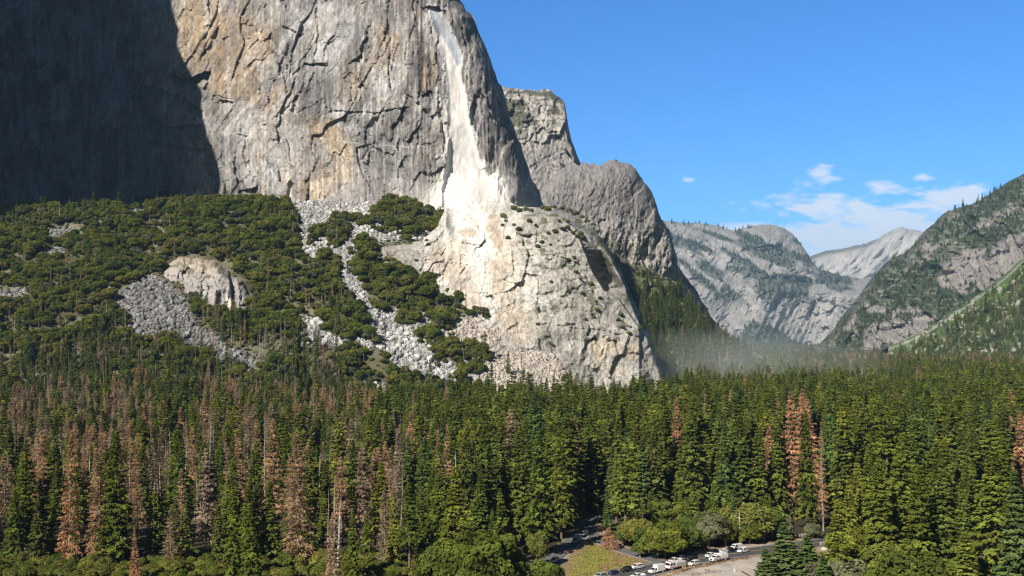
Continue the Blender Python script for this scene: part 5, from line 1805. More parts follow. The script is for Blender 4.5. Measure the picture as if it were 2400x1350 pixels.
# low brush between the oaks of the slope: one mass
Xa, Ya = scatter(-830, 70, 960, 1470, 5.6, 1.0)
Za = H(Xa, Ya); pa, pb = topx(Xa, Ya, Za)
mb = (Za > 4) & (pb > 476) & (pa > -300) & (rng.random(len(Xa)) < 0.75)
for i_, poly in enumerate(BOULDER):
    mb &= ~(pip(pa, pb, poly) & (rng.random(len(Xa)) < 0.97))
Xa, Ya, Za = Xa[mb], Ya[mb], Za[mb]
ss = 0.35+0.65*rng.random(len(Xa))
SRC_B = [[next(o for o in bpy.data.objects if o.data == SHRUBS[i_])] for i_ in (0, 1)]
instancer('undergrowth', list(zip(Xa, Ya, Za-0.5)), SRC_B, 'low grey-green brush between the oaks on the talus slope', rng.integers(0, 2, len(Xa)), rng.random(len(Xa))*6.28, [(s_*1.1, s_*1.1, s_*0.8) for s_ in ss])

# ------------------------------------------------------------------ boulders of the talus: rubble nobody could count
t_ = (1+5**0.5)/2
ICO_V = np.array([(-1, t_, 0), (1, t_, 0), (-1, -t_, 0), (1, -t_, 0), (0, -1, t_), (0, 1, t_), (0, -1, -t_), (0, 1, -t_), (t_, 0, -1), (t_, 0, 1), (-t_, 0, -1), (-t_, 0, 1)])/1.9
ICO_F = np.array([(0, 11, 5), (0, 5, 1), (0, 1, 7), (0, 7, 10), (0, 10, 11), (1, 5, 9), (5, 11, 4), (11, 10, 2), (10, 7, 6), (7, 1, 8), (3, 9, 4), (3, 4, 2), (3, 2, 6), (3, 6, 8), (3, 8, 9), (4, 9, 5), (2, 4, 11), (6, 2, 10), (8, 6, 7), (9, 8, 1)])


def rubble(name, polys, n, smin, smax, colfn, label):
    aa, bb = [], []
    areas = []
    for poly in polys:
        P = np.array(poly)
        x0, y0 = P.min(0); x1, y1 = P.max(0)
        areas.append((x1-x0)*(y1-y0))
    for poly, ar in zip(polys, areas):
        P = np.array(poly); x0, y0 = P.min(0); x1, y1 = P.max(0)
        k = int(n*ar/sum(areas))
        a = x0+(x1-x0)*rng.random(k); b = y0+(y1-y0)*rng.random(k)
        m = pip(a, b, poly)
        aa.append(a[m]); bb.append(b[m])
    a, b = np.concatenate(aa), np.concatenate(bb)
    a = a+rng.normal(size=len(a))*7; b = b+rng.normal(size=len(b))*4
    D = cast(a, b, 850, 1480)
    ok = np.isfinite(D)
    a, b, D = a[ok], b[ok], D[ok]
    P = W(a, b, D)
    N = len(P)
    s = smin+(smax-smin)*rng.random(N)**5.0*(0.6+0.8*rng.random(N))
    V = ICO_V[None]*(0.65+0.7*rng.random((N, 12, 1)))*s[:, None, None]*(0.6+0.8*rng.random((N, 1, 3)))
    ang = rng.random(N)*6.28
    ca, sa = np.cos(ang)[:, None], np.sin(ang)[:, None]
    V = np.stack([V[..., 0]*ca-V[..., 1]*sa, V[..., 0]*sa+V[..., 1]*ca, V[..., 2]], -1)+P[:, None, :]
    Fc = (np.arange(N)[:, None, None]*12+ICO_F[None]).reshape(-1, 3)
    me = mesh_np(name, V.reshape(-1, 3), Fc, M_cliff)
    c = colfn(a, b, N)
    set_col(me, np.repeat(c, 12, 0))
    return tag(link(bpy.data.objects.new(name, me)), label, kind='stuff')


rubble('talus_rubble', [p for i, p in enumerate(BOULDER) if i != 4], 78000, 0.45, 2.8,
       lambda a, b, N: np.stack([(0.09+0.22*rng.random(N)**1.5+0.15*fbm(a/18, b/12, 3, 5))*(0.85+0.75*smooth(600, 720, a))]*3, -1)*np.array([1.0, 0.985, 0.96]), 'grey boulder fans spread down the talus slope')
rubble('rockfall_rubble', [BOULDER[4]], 22000, 0.4, 2.4,
       lambda a, b, N: np.stack([0.32+0.26*rng.random(N)]*3, -1)*np.array([1.0, 0.90, 0.80]), 'fresh pinkish brown rockfall debris below the apron')
# ------------------------------------------------------------------ roads, meadow, gravel (laid on the flat valley floor)
def sheet(name, poly_px, z, colfn, mat, label, kind='structure', step=2.0):
    P = np.array([gpt(*p) for p in poly_px])
    pl = [tuple(p) for p in P]
    x0, y0 = P.min(0); x1, y1 = P.max(0)
    X, Y = np.meshgrid(np.arange(x0-step, x1+step*2, step), np.arange(y0-step, y1+step*2, step))
    Fc = grid_faces(*X.shape)
    cx = X.ravel()[Fc].mean(1); cyy = Y.ravel()[Fc].mean(1)
    keep = pip(cx, cyy, pl)
    me = mesh_np(name, np.stack([X, Y, z+0*X], -1).reshape(-1, 3), Fc[keep], mat)
    set_col(me, colfn(X, Y).reshape(-1, 3))
    o = link(bpy.data.objects.new(name, me))
    return tag(o, label, kind=kind)


def ribbon(name, pts_px, w, z, mat, label=None, off=0.0, thick=0.0, world=None, kind='structure'):
    P = np.array([gpt(*p) for p in pts_px]) if world is None else np.array(world)
    seg = np.linalg.norm(np.diff(P, axis=0), axis=1); cum = np.concatenate([[0], np.cumsum(seg)])
    s = np.linspace(0, cum[-1], max(8, int(cum[-1]/4)))
    X = np.interp(s, cum, P[:, 0]); Y = np.interp(s, cum, P[:, 1])
    for _ in range(6):
        X[1:-1] = (X[:-2]+2*X[1:-1]+X[2:])/4; Y[1:-1] = (Y[:-2]+2*Y[1:-1]+Y[2:])/4
    T = np.stack([np.gradient(X), np.gradient(Y)], -1); T /= np.linalg.norm(T, axis=1, keepdims=True)
    Nn = np.stack([-T[:, 1], T[:, 0]], -1)
    A = np.stack([X, Y], -1)+Nn*(off+w/2); B = np.stack([X, Y], -1)+Nn*(off-w/2)
    V = np.stack([A, B], 1)
    V = np.concatenate([V, np.full(V.shape[:2]+(1,), z)], -1).reshape(-1, 3)
    me = mesh_np(name, V, grid_faces(len(X), 2), mat)
    me.flip_normals()
    o = link(bpy.data.objects.new(name, me))
    tag(o, label, kind=kind)
    return o, np.stack([X, Y], -1), T


M_asphalt = plain_mat('asphalt', (0.085, 0.083, 0.085), 0.9, 0.25, 0.6)
M_asphalt2 = plain_mat('old_asphalt', (0.15, 0.145, 0.14), 0.9, 0.25, 0.6)
M_line = plain_mat('white_line_paint', (0.62, 0.62, 0.58), 0.7, 0.15, 1.0)
M_yel = plain_mat('yellow_line_paint', (0.50, 0.36, 0.07), 0.7, 0.15, 1.0)
M_soil = rock_mat('soil', 0.8, 0.3, 0.3, 1.0)


def cf(c0, c1, sc, seed):
    return lambda X, Y: np.asarray(c0)*(1-smooth(0.35, 0.65, fbm(X/sc, Y/sc, 4, seed)))[..., None]+np.asarray(c1)*smooth(0.35, 0.65, fbm(X/sc, Y/sc, 4, seed))[..., None]


sheet('ground_verge', [(1235, 1420), (1268, 1335), (1300, 1285), (1345, 1238), (1380, 1222), (1400, 1222), (1425, 1245), (1470, 1280), (1530, 1300), (1570, 1312), (1640, 1286), (1700, 1278), (1800, 1270), (2010, 1248), (2010, 1300), (1860, 1330), (1840, 1420)], 0.02,
      cf((0.27, 0.20, 0.13), (0.36, 0.27, 0.17), 6, 5), M_soil, 'brown dirt verge round the road junction')
MEADOW = [(1377, 1262), (1396, 1270), (1430, 1284), (1478, 1301), (1520, 1317), (1538, 1319), (1500, 1326), (1440, 1342), (1395, 1356), (1300, 1420), (1255, 1420), (1318, 1330), (1330, 1308), (1350, 1288)]


def mcol(X, Y):
    n = fbm(X/7, Y/7, 4, 15); n2 = fbm(X/2.2, Y/2.2, 3, 16)
    c = lerp(np.stack([0.30+0*X, 0.27+0*X, 0.085+0*X], -1), (0.30, 0.21, 0.11), smooth(0.56, 0.70, n))
    e = dist_poly(X, Y, [gpt(*p) for p in MEADOW], True)+(n2-0.5)*7
    c = lerp(c, (0.27, 0.185, 0.11), smooth(7, 2.5, e)*0.85)
    return c*(0.7+0.6*n2)[..., None]


sheet('meadow', MEADOW, 0.05, mcol, M_soil, 'dry yellow-green triangular meadow between the roads', step=1.2)
# meadow grass: tufts of blades
gp = []
PM = np.array([gpt(*p) for p in MEADOW]); plm = [tuple(p) for p in PM]
gx_ = PM[:, 0].min()+(PM[:, 0].max()-PM[:, 0].min())*rng.random(30000)
gy_ = PM[:, 1].min()+(PM[:, 1].max()-PM[:, 1].min())*rng.random(30000)
km = pip(gx_, gy_, plm) & (dist_poly(gx_, gy_, plm, True) > 1.5+5*rng.random(30000))
gx_, gy_ = gx_[km], gy_[km]
N = len(gx_); hh = 0.25+0.45*rng.random(N)*smooth(0.3, 0.6, fbm(gx_/7, gy_/7, 4, 15))
an = rng.random(N)*6.28
cen = np.stack([gx_, gy_, 0.05+hh*0.5], -1)
axv = np.stack([0.15*np.cos(an*3), 0.15*np.sin(an*3), hh*0.5], -1); bxv = np.stack([np.cos(an), np.sin(an), 0*an], -1)*0.16
n_ = fbm(gx_/7, gy_/7, 4, 15)
cc = lerp(np.stack([0.27+0*n_, 0.28+0*n_, 0.055+0*n_], -1), (0.36, 0.26, 0.12), smooth(0.50, 0.64, n_))*(0.55+0.65*rng.random(N))[:, None]
M_grass = rock_mat('dry_grass', 1.0, 0.1, 0.0, 1.0)
o = bpy.data.objects.new('meadow_grass', leaves_mesh('meadow_grass', cen, axv, bxv, cc, M_grass))
tag(link(o), 'tall dry yellow-green grass of the roadside meadow', kind='stuff')
sheet('gravel_lot', [(1548, 1360), (1600, 1341), (1660, 1327), (1720, 1315), (1790, 1304), (1850, 1298), (1870, 1420), (1500, 1420)], 0.04, cf((0.40, 0.36, 0.31), (0.50, 0.45, 0.39), 5, 25), M_soil, 'pale gravel pull-out beside the main road')
sheet('shoulder', [(1400, 1362), (1440, 1345), (1500, 1328), (1545, 1318), (1610, 1300), (1640, 1292), (1700, 1284), (1760, 1277), (1830, 1272), (1830, 1280), (1700, 1296), (1600, 1312), (1500, 1337), (1420, 1362)], 0.045, cf((0.34, 0.30, 0.27), (0.44, 0.38, 0.33), 5, 35), M_soil,
      'pale gravel shoulder along the far side of the main road')
LEFT_ROAD = [(1180, 1440), (1225, 1385), (1262, 1345), (1302, 1306), (1343, 1270), (1368, 1246), (1384, 1214), (1392, 1192)]
BRANCH = [(1366, 1240), (1384, 1251), (1402, 1265), (1425, 1279), (1455, 1289), (1490, 1299), (1525, 1311), (1552, 1318)]
_, RL, TL = ribbon('road', LEFT_ROAD, 8.5, 0.06, M_asphalt2, 'narrow grey road running into the dark forest gap')
ribbon('road', BRANCH, 7.5, 0.056, M_asphalt2, 'short dark link road behind the meadow')
ribbon('road_line', LEFT_ROAD, 0.35, 0.064, M_line, 'white edge line along the meadow side of the narrow road', off=-3.9)
ribbon('road_line', BRANCH, 0.35, 0.060, M_line, 'white edge line of the link road', off=-3.3)
_, RM, TM = ribbon('road', ROAD_MAIN, 14.0, 0.068, M_asphalt, 'main two-lane asphalt road with parked vehicles')
ribbon('road_line', ROAD_MAIN, 0.30, 0.072, M_line, 'white edge line on the far side of the main road', off=6.2)
ribbon('road_line', ROAD_MAIN, 0.30, 0.0725, M_line, 'white edge line on the near side of the main road', off=-6.2)
ribbon('road_line', ROAD_MAIN, 0.40, 0.073, M_yel, 'faded yellow centre line of the main road', off=0.4)

# ------------------------------------------------------------------ vehicles
PAINT = {k: plain_mat(k+'_paint', c, 0.35, 0.05, 1.0, **{'Coat Weight': 0.5}) for k, c in dict(white=(0.80, 0.80, 0.79), black=(0.015, 0.016, 0.018), navy=(0.02, 0.03, 0.07), darkred=(0.10, 0.02, 0.02), silver=(0.42, 0.43, 0.45), red=(0.55, 0.10, 0.07), grey=(0.16, 0.17, 0.18), paleteal=(0.50, 0.62, 0.62)).items()}
M_glass = plain_mat('dark_glass', (0.015, 0.02, 0.028), 0.08, spec=0.6)
M_tyre = plain_mat('tyre_rubber', (0.02, 0.02, 0.02), 0.8)
M_rim = plain_mat('rim_metal', (0.5, 0.5, 0.5), 0.35, Metallic=0.7)
M_rimw = plain_mat('white_rim', (0.7, 0.7, 0.68), 0.5)
M_lampw = plain_mat('headlamp', (0.8, 0.8, 0.75), 0.1)
M_lampr = plain_mat('tail_lamp', (0.45, 0.02, 0.02), 0.2)
M_trim = plain_mat('black_trim', (0.03, 0.03, 0.03), 0.6)


def prism(bm, poly, wf, bevel=0.05):
    """side profile (x,z) extruded across the width; wf(z) is the half width"""
    L = [bm.verts.new((x, wf(z), z)) for x, z in poly]
    R = [bm.verts.new((x, -wf(z), z)) for x, z in poly]
    n = len(poly)
    fs = []
    for i in range(n):
        j = (i+1) % n
        fs.append(bm.faces.new((L[i], L[j], R[j], R[i])))
    fs.append(bm.faces.new(L[::-1])); fs.append(bm.faces.new(R))
    if bevel:
        es = list({e for f in fs for e in f.edges})
        bmesh.ops.bevel(bm, geom=es, offset=bevel, segments=2, affect='EDGES', profile=0.6)


def bm_obj(name, bm, mat, parent):
    bmesh.ops.recalc_face_normals(bm, faces=bm.faces)
    me = bpy.data.meshes.new(name)
    bm.to_mesh(me); bm.free()
    me.materials.append(mat)
    return link(bpy.data.objects.new(name, me), parent)


def boxm(bm, x0, x1, y0, y1, z0, z1, bev=0.0):
    r = bmesh.ops.create_cube(bm, size=1.0, matrix=Matrix.Translation(((x0+x1)/2, (y0+y1)/2, (z0+z1)/2)) @ Matrix.Diagonal((x1-x0, y1-y0, z1-z0, 1)))
    if bev:
        es = list({e for v in r['verts'] for e in v.link_edges})
        bmesh.ops.bevel(bm, geom=es, offset=bev, segments=2, affect='EDGES')


def quad(bm, pts):
    bm.faces.new([bm.verts.new(p) for p in pts])


def wheel(t, x, y, r, w=0.24, rim=None):
    bm = bmesh.new()
    bmesh.ops.create_cone(bm, cap_ends=True, segments=20, radius1=r, radius2=r, depth=w, matrix=Matrix.Translation((x, y, r)) @ Matrix.Rotation(math.pi/2, 4, 'X'))
    wo = bm_obj('wheel', bm, M_tyre, t)
    bm = bmesh.new()
    s = 1 if y > 0 else -1
    bmesh.ops.create_cone(bm, cap_ends=True, segments=14, radius1=r*0.62, radius2=r*0.45, depth=0.05, matrix=Matrix.Translation((x, y+s*(w/2+0.02), r)) @ Matrix.Rotation(-s*math.pi/2, 4, 'X'))
    bm_obj('rim', bm, rim or M_rim, wo)


def glass_set(t, green, wf, splits, margin=0.10, front=True, rear=True):
    """side windows, windscreen and rear window laid 2 cm proud of the cabin"""
    xs0, zb, xs1, xr1, zt, xr0 = green     # rear-bottom x, belt z, front-bottom x, front-top x, roof z, rear-top x
    zb2, zt2 = zb+0.04, zt-margin
    def xr(z): return xs0+(xr0-xs0)*(z-zb)/(zt-zb)
    def xf(z): return xs1+(xr1-xs1)*(z-zb)/(zt-zb)
    for s in (1, -1):
        bm = bmesh.new()
        for a, b in splits:
            pts = []
            for z, u in ((zb2, a), (zb2, b), (zt2, b), (zt2, a)):
                x = xr(z)+(xf(z)-xr(z))*u
                pts.append((x, s*(wf(z)+0.02), z))
            quad(bm, pts)
        bm_obj('side_window', bm, M_glass, t)
    if front:
        bm = bmesh.new()
        w1, w2 = wf(zb2)*0.88, wf(zt2)*0.90
        quad(bm, [(xf(zb2)+0.03, -w1, zb2), (xf(zb2)+0.03, w1, zb2), (xf(zt2)+0.03, w2, zt2), (xf(zt2)+0.03, -w2, zt2)])
        bm_obj('windscreen', bm, M_glass, t)
    if rear:
        bm = bmesh.new()
        w1, w2 = wf(zb2)*0.84, wf(zt2)*0.86
        quad(bm, [(xr(zb2)-0.03, w1, zb2), (xr(zb2)-0.03, -w1, zb2), (xr(zt2)-0.03, -w2, zt2), (xr(zt2)-0.03, w2, zt2)])
        bm_obj('rear_window', bm, M_glass, t)


def lamps(t, xf, xr, y, zf, zr):
    for s in (1, -1):
        bm = bmesh.new(); boxm(bm, xf-0.05, xf+0.03, s*y-0.16, s*y+0.16, zf-0.08, zf+0.10, 0.02); bm_obj('headlight', bm, M_lampw, t)
        bm = bmesh.new(); boxm(bm, xr-0.03, xr+0.05, s*y-0.11, s*y+0.11, zr-0.14, zr+0.14, 0.02); bm_obj('tail_light', bm, M_lampr, t)


def car(kind, paint, name, label, cat, px, py, ang, group='vehicles stopped along the roads'):
    x, y = gpt(px, py)
    t = empty(name, (x, y, 0.08), math.radians(ang))
    tag(t, label, cat, group)
    M = PAINT[paint]
    bm = bmesh.new()
    rim = M_rim
    if kind == 'sedan':
        wf = lambda z: 0.90-0.02*abs(z-0.7)-max(0, z-0.92)*0.36
        prism(bm, [(-2.25, 0.35), (-2.28, 0.85), (-2.1, 0.98), (-1.5, 1.0), (0.95, 0.98), (2.0, 0.84), (2.25, 0.70), (2.25, 0.32), (1.9, 0.24), (-1.9, 0.24)], wf, 0.06)
        g = (-1.85, 0.97, 1.05, 0.25, 1.45, -1.15)
        prism(bm, [(g[0], g[1]-0.05), (g[2], g[1]-0.05), (g[3], g[4]), (g[5], g[4])], wf, 0.05)
        bm_obj('body', bm, M, t); glass_set(t, g, wf, [(0.14, 0.48), (0.52, 0.90)]); lamps(t, 2.24, -2.27, 0.66, 0.66, 0.80); wx, r = 1.38, 0.33
    elif kind == 'suv':
        wf = lambda z: 0.98-0.02*abs(z-0.7)-max(0, z-1.05)*0.24
        prism(bm, [(-2.4, 0.45), (-2.42, 1.05), (-2.3, 1.12), (1.0, 1.12), (2.2, 1.02), (2.42, 0.85), (2.42, 0.42), (2.0, 0.30), (-2.1, 0.30)], wf, 0.07)
        g = (-2.36, 1.10, 1.15, 0.45, 1.80, -2.1)
        prism(bm, [(g[0], g[1]-0.05), (g[2], g[1]-0.05), (g[3], g[4]), (g[5], g[4])], wf, 0.06)
        boxm(bm, -1.9, 0.2, 0.62, 0.66, 1.81, 1.87); boxm(bm, -1.9, 0.2, -0.66, -0.62, 1.81, 1.87)
        bm_obj('body', bm, M, t); glass_set(t, g, wf, [(0.04, 0.30), (0.34, 0.60), (0.64, 0.90)]); lamps(t, 2.41, -2.41, 0.74, 0.82, 0.95); wx, r = 1.48, 0.39
    elif kind == 'pickup':
        wf = lambda z: 1.0-0.02*abs(z-0.7)-max(0, z-1.1)*0.24
        prism(bm, [(-2.8, 0.5), (-2.8, 0.85), (0.0, 0.85), (0.0, 1.15), (1.75, 1.13), (2.7, 1.05), (2.8, 0.85), (2.8, 0.45), (2.4, 0.34), (-2.6, 0.38)], wf, 0.05)
        for s in (1, -1): boxm(bm, -2.8, -0.25, s*0.93-0.06, s*0.93+0.06, 0.80, 1.17, 0.02)
        boxm(bm, -2.84, -2.74, -0.93, 0.93, 0.80, 1.16, 0.02)
        g = (-0.3, 1.12, 1.75, 1.05, 1.82, -0.12)
        prism(bm, [(g[0], g[1]-0.3), (g[2], g[1]-0.05), (g[3], g[4]), (g[5], g[4])], wf, 0.06)
        bm_obj('body', bm, M, t); glass_set(t, g, wf, [(0.06, 0.42), (0.48, 0.90)]); lamps(t, 2.79, -2.82, 0.78, 0.85, 0.95); wx, r = 1.75, 0.40
    elif kind == 'van':
        wf = lambda z: 1.0-0.02*abs(z-0.7)-max(0, z-1.2)*0.12
        prism(bm, [(-2.7, 0.4), (-2.72, 2.05), (-2.6, 2.2), (1.1, 2.2), (1.45, 2.1), (2.15, 1.25), (2.65, 1.1), (2.75, 0.8), (2.75, 0.4), (-2.4, 0.32)], wf, 0.07)
        bm_obj('body', bm, M, t); g = (-2.70, 1.2, 2.15, 1.45, 2.1, -2.68); glass_set(t, g, wf, [(0.70, 0.93)]); lamps(t, 2.74, -2.72, 0.78, 0.8, 1.1); wx, r = 1.65, 0.36
    elif kind == 'boxtruck':
        wf = lambda z: 1.02-max(0, z-1.2)*0.2
        prism(bm, [(-0.4, 0.5), (-0.4, 1.2), (0.9, 1.25), (2.1, 1.3), (3.2, 1.2), (3.3, 0.95), (3.3, 0.5), (2.9, 0.4)], wf, 0.06)
        g = (0.5, 1.25, 2.1, 1.5, 2.1, 0.5)
        prism(bm, [(g[0], g[1]-0.1), (g[2], g[1]-0.05), (g[3], g[4]), (g[5], g[4])], wf, 0.06)
        bm_obj('body', bm, M, t); glass_set(t, g, wf, [(0.15, 0.88)], rear=False); lamps(t, 3.29, -3.32, 0.8, 0.9, 0.95)
        bm = bmesh.new(); boxm(bm, -3.3, 0.75, -1.18, 1.18, 0.75, 3.0, 0.06); b = bm_obj('box_body', bm, M, t)
        bm = bmesh.new(); boxm(bm, -3.34, -3.30, -0.9, 0.9, 0.95, 2.8, 0.01); bm_obj('rear_door', bm, PAINT['silver'], b)
        bm = bmesh.new(); boxm(bm, -3.2, 0.4, -1.0, 1.0, 0.45, 0.74, 0.02); bm_obj('chassis', bm, M_trim, t)
        wx, r = 2.1, 0.44
        rim = M_rimw
    elif kind == 'engine':
        wf = lambda z: 1.25
        prism(bm, [(1.2, 0.6), (1.2, 2.75), (1.35, 2.85), (3.75, 2.85), (3.95, 2.7), (4.15, 1.6), (4.25, 0.6)], wf, 0.07)
        cab = bm_obj('cab', bm, M, t); g = (1.3, 1.6, 4.15, 3.96, 2.7, 1.3); glass_set(t, g, wf, [(0.08, 0.28), (0.36, 0.56), (0.64, 0.92)], 0.18, rear=False); lamps(t, 4.26, -4.22, 0.95, 0.95, 1.2)
        bm = bmesh.new(); boxm(bm, -4.2, 0.75, -1.25, 1.25, 0.75, 2.6, 0.05); bo = bm_obj('body', bm, M, t)
        bm = bmesh.new(); boxm(bm, 0.75, 1.2, -1.15, 1.15, 0.7, 2.3, 0.02); bm_obj('pump_panel', bm, PAINT['silver'], t)
        for s in (1, -1):
            bm = bmesh.new()
            for k in range(4): boxm(bm, -4.0+k*1.18, -3.0+k*1.18, s*1.265-0.012, s*1.265+0.012, 1.25, 2.35)
            bm_obj('locker_door', bm, PAINT['silver'], bo)
            bm = bmesh.new(); boxm(bm, -4.1, 4.0, s*1.27-0.014, s*1.27+0.014, 0.85, 1.05); bm_obj('red_stripe', bm, PAINT['red'], t)
        bm = bmesh.new(); boxm(bm, 4.25, 4.5, -1.25, 1.25, 0.5, 0.85, 0.04); bm_obj('bumper', bm, PAINT['red'], t)
        bm = bmesh.new(); boxm(bm, 3.0, 3.3, -0.85, 0.85, 2.86, 3.0, 0.02); bm_obj('light_bar', bm, M_lampr, t)
        bm = bmesh.new()
        for s in (1, -1): boxm(bm, -4.0, 0.6, 0.75+s*0.22-0.03, 0.75+s*0.22+0.03, 2.66, 2.72)
        for k in range(12): boxm(bm, -3.9+k*0.4, -3.86+k*0.4, 0.53, 0.97, 2.66, 2.71)
        bm_obj('ladder', bm, PAINT['silver'], t)
        bm = bmesh.new(); boxm(bm, -4.0, 4.0, -1.1, 1.1, 0.45, 0.74, 0.02); bm_obj('chassis', bm, M_trim, t)
        wx, r = 2.75, 0.52
        rim = M_rimw
    elif kind == 'rescue':
        wf = lambda z: 1.2
        prism(bm, [(0.6, 0.6), (0.6, 2.35), (0.8, 2.5), (2.3, 2.5), (2.75, 1.65), (4.0, 1.5), (4.15, 1.2), (4.15, 0.6)], wf, 0.08)
        bm_obj('cab', bm, M, t); g = (0.7, 1.6, 2.75, 2.35, 2.45, 0.7); glass_set(t, g, wf, [(0.08, 0.42), (0.52, 0.92)], 0.12, rear=False); lamps(t, 4.16, -4.12, 0.95, 0.95, 1.2)
        bm = bmesh.new(); boxm(bm, -4.1, -0.1, -1.25, 1.25, 0.75, 2.75, 0.05); bo = bm_obj('box_body', bm, M, t)
        bm = bmesh.new(); boxm(bm, -0.1, 0.6, -1.1, 1.1, 0.75, 2.2, 0.02); bm_obj('pump_panel', bm, PAINT['grey'], t)
        for s in (1, -1):
            bm = bmesh.new(); boxm(bm, -4.0, 4.0, s*1.27-0.014, s*1.27+0.014, 1.0, 1.13); bm_obj('red_stripe', bm, PAINT['red'], t)
        bm = bmesh.new(); boxm(bm, 1.2, 1.5, -0.8, 0.8, 2.51, 2.66, 0.02); bm_obj('light_bar', bm, M_lampr, t)
        bm = bmesh.new(); boxm(bm, 4.16, 4.165, -0.6, 0.6, 0.85, 1.35); bm_obj('grille', bm, M_trim, t)
        bm = bmesh.new(); boxm(bm, -4.0, 3.9, -1.1, 1.1, 0.45, 0.74, 0.02); bm_obj('chassis', bm, M_trim, t)
        wx, r = 2.7, 0.52
        rim = M_rimw
    wy = {'sedan': 0.80, 'suv': 0.86, 'pickup': 0.88, 'van': 0.88, 'boxtruck': 0.92, 'engine': 1.12, 'rescue': 1.1}[kind]
    for sx in (1, -1):
        for sy in (1, -1):
            wheel(t, sx*wx+(0.2 if kind in ('engine', 'rescue') else 0), sy*wy, r, 0.26 if r < 0.5 else 0.34, rim)
    return t


AR = 37.5
car('engine', 'white', 'fire_engine', 'white fire engine with red bumper and stripe, boxy flat-fronted cab', 'fire engine', 1583, 1333, AR+180)
car('rescue', 'white', 'rescue_truck', 'big white hooded rescue truck with a tall square rear box', 'fire truck', 1684, 1315, AR+180)
car('boxtruck', 'white', 'box_truck', 'white truck with a tall plain box behind a low cab', 'box truck', 1539, 1343, AR+180)
car('suv', 'white', 'parked_car', 'white sport utility car right behind the fire engine', 'car', 1627, 1325, AR+182)
car('pickup', 'white', 'pickup_truck', 'white pickup tucked beside the nose of the rescue truck', 'pickup truck', 1668, 1306, AR+180)
car('suv', 'black', 'parked_car', 'black car behind the white pickup beside the rescue truck', 'car', 1671, 1299, AR+180)
car('sedan', 'white', 'parked_car', 'white low car with dark windows, on the shoulder before the dark pickup', 'car', 1696, 1296, AR+178)
car('pickup', 'black', 'pickup_truck', 'black pickup parked in front of the white van', 'pickup truck', 1714, 1293, AR+180)
car('van', 'white', 'parked_van', 'tall white van on the far shoulder', 'van', 1726, 1288, AR+180)
car('suv', 'white', 'moving_car', 'white wagon alone on the road, rightmost near the van', 'car', 1741, 1295, AR+180)
car('suv', 'black', 'parked_car', 'large black sport utility car parked beside the meadow', 'car', 1467, 1340, AR+181)
car('suv', 'white', 'parked_car', 'white car with dark windows at the meadow corner, ahead of the black one', 'car', 1493, 1333, AR+176)
car('sedan', 'navy', 'parked_car', 'dark blue hatchback parked beside the meadow', 'car', 1438, 1346, AR+180)
car('suv', 'silver', 'parked_car', 'silver-nosed car cut by the bottom edge beside the meadow', 'car', 1407, 1355, AR+182)
car('pickup', 'white', 'pickup_truck', 'white pickup cut by the bottom edge in front of the box truck', 'pickup truck', 1496, 1355, AR+180)
car('suv', 'black', 'parked_car', 'black car under the trees behind the white sport utility car', 'car', 1618, 1313, AR+184)
car('suv', 'grey', 'parked_car', 'dark grey car in tree shade behind the fire engine cab', 'car', 1596, 1313, AR+178)
car('pickup', 'white', 'pickup_truck', 'white pickup in tree shade behind the fire engine', 'pickup truck', 1583, 1318, AR+180)
AL = 62
car('boxtruck', 'paleteal', 'box_truck', 'pale blue-green truck at the mouth of the dark forest road', 'box truck', 1351, 1272, AL+185)
car('van', 'silver', 'parked_van', 'silver van behind the pale truck on the forest road', 'van', 1369, 1256, AL+183)
car('suv', 'white', 'parked_car', 'white car lowest on the narrow forest road', 'car', 1299, 1318, AL+180)
car('sedan', 'darkred', 'parked_car', 'dark red car between the white car and pale truck', 'car', 1333, 1296, AL+180)
car('sedan', 'silver', 'moving_car', 'pale car crossing the stone bridge', 'car', 1946, 1266, 20+180)

# ------------------------------------------------------------------ people
M_skin = plain_mat('skin', (0.55, 0.36, 0.26), 0.6)
CLOTH = {k: plain_mat(k+'_cloth', c, 0.9) for k, c in [('yellow', (0.72, 0.50, 0.06)), ('navy', (0.03, 0.04, 0.08)), ('green', (0.06, 0.10, 0.05)), ('white', (0.75, 0.75, 0.72)), ('red', (0.45, 0.06, 0.05)), ('purple', (0.22, 0.14, 0.35)), ('tan', (0.45, 0.36, 0.24)), ('black', (0.02, 0.02, 0.02))]}


def skin_mesh(name, pts, edges, radii, root=0, sub=1):
    me = bpy.data.meshes.new(name)
    me.from_pydata(pts, edges, [])
    o = bpy.data.objects.new(name, me)
    C.objects.link(o)
    sk = o.modifiers.new('skin', 'SKIN')
    sd = o.modifiers.new('sub', 'SUBSURF'); sd.levels = sub; sd.render_levels = sub
    if not me.skin_vertices: me.skin_vertices.new()
    for i, r in enumerate(radii):
        me.skin_vertices[0].data[i].radius = (r, r)
        me.skin_vertices[0].data[i].use_root = (i == root)
    dg = bpy.context.evaluated_depsgraph_get()
    ev = o.evaluated_get(dg)
    out = bpy.data.meshes.new_from_object(ev)
    bpy.data.objects.remove(o); 
    out.name = name
    return out


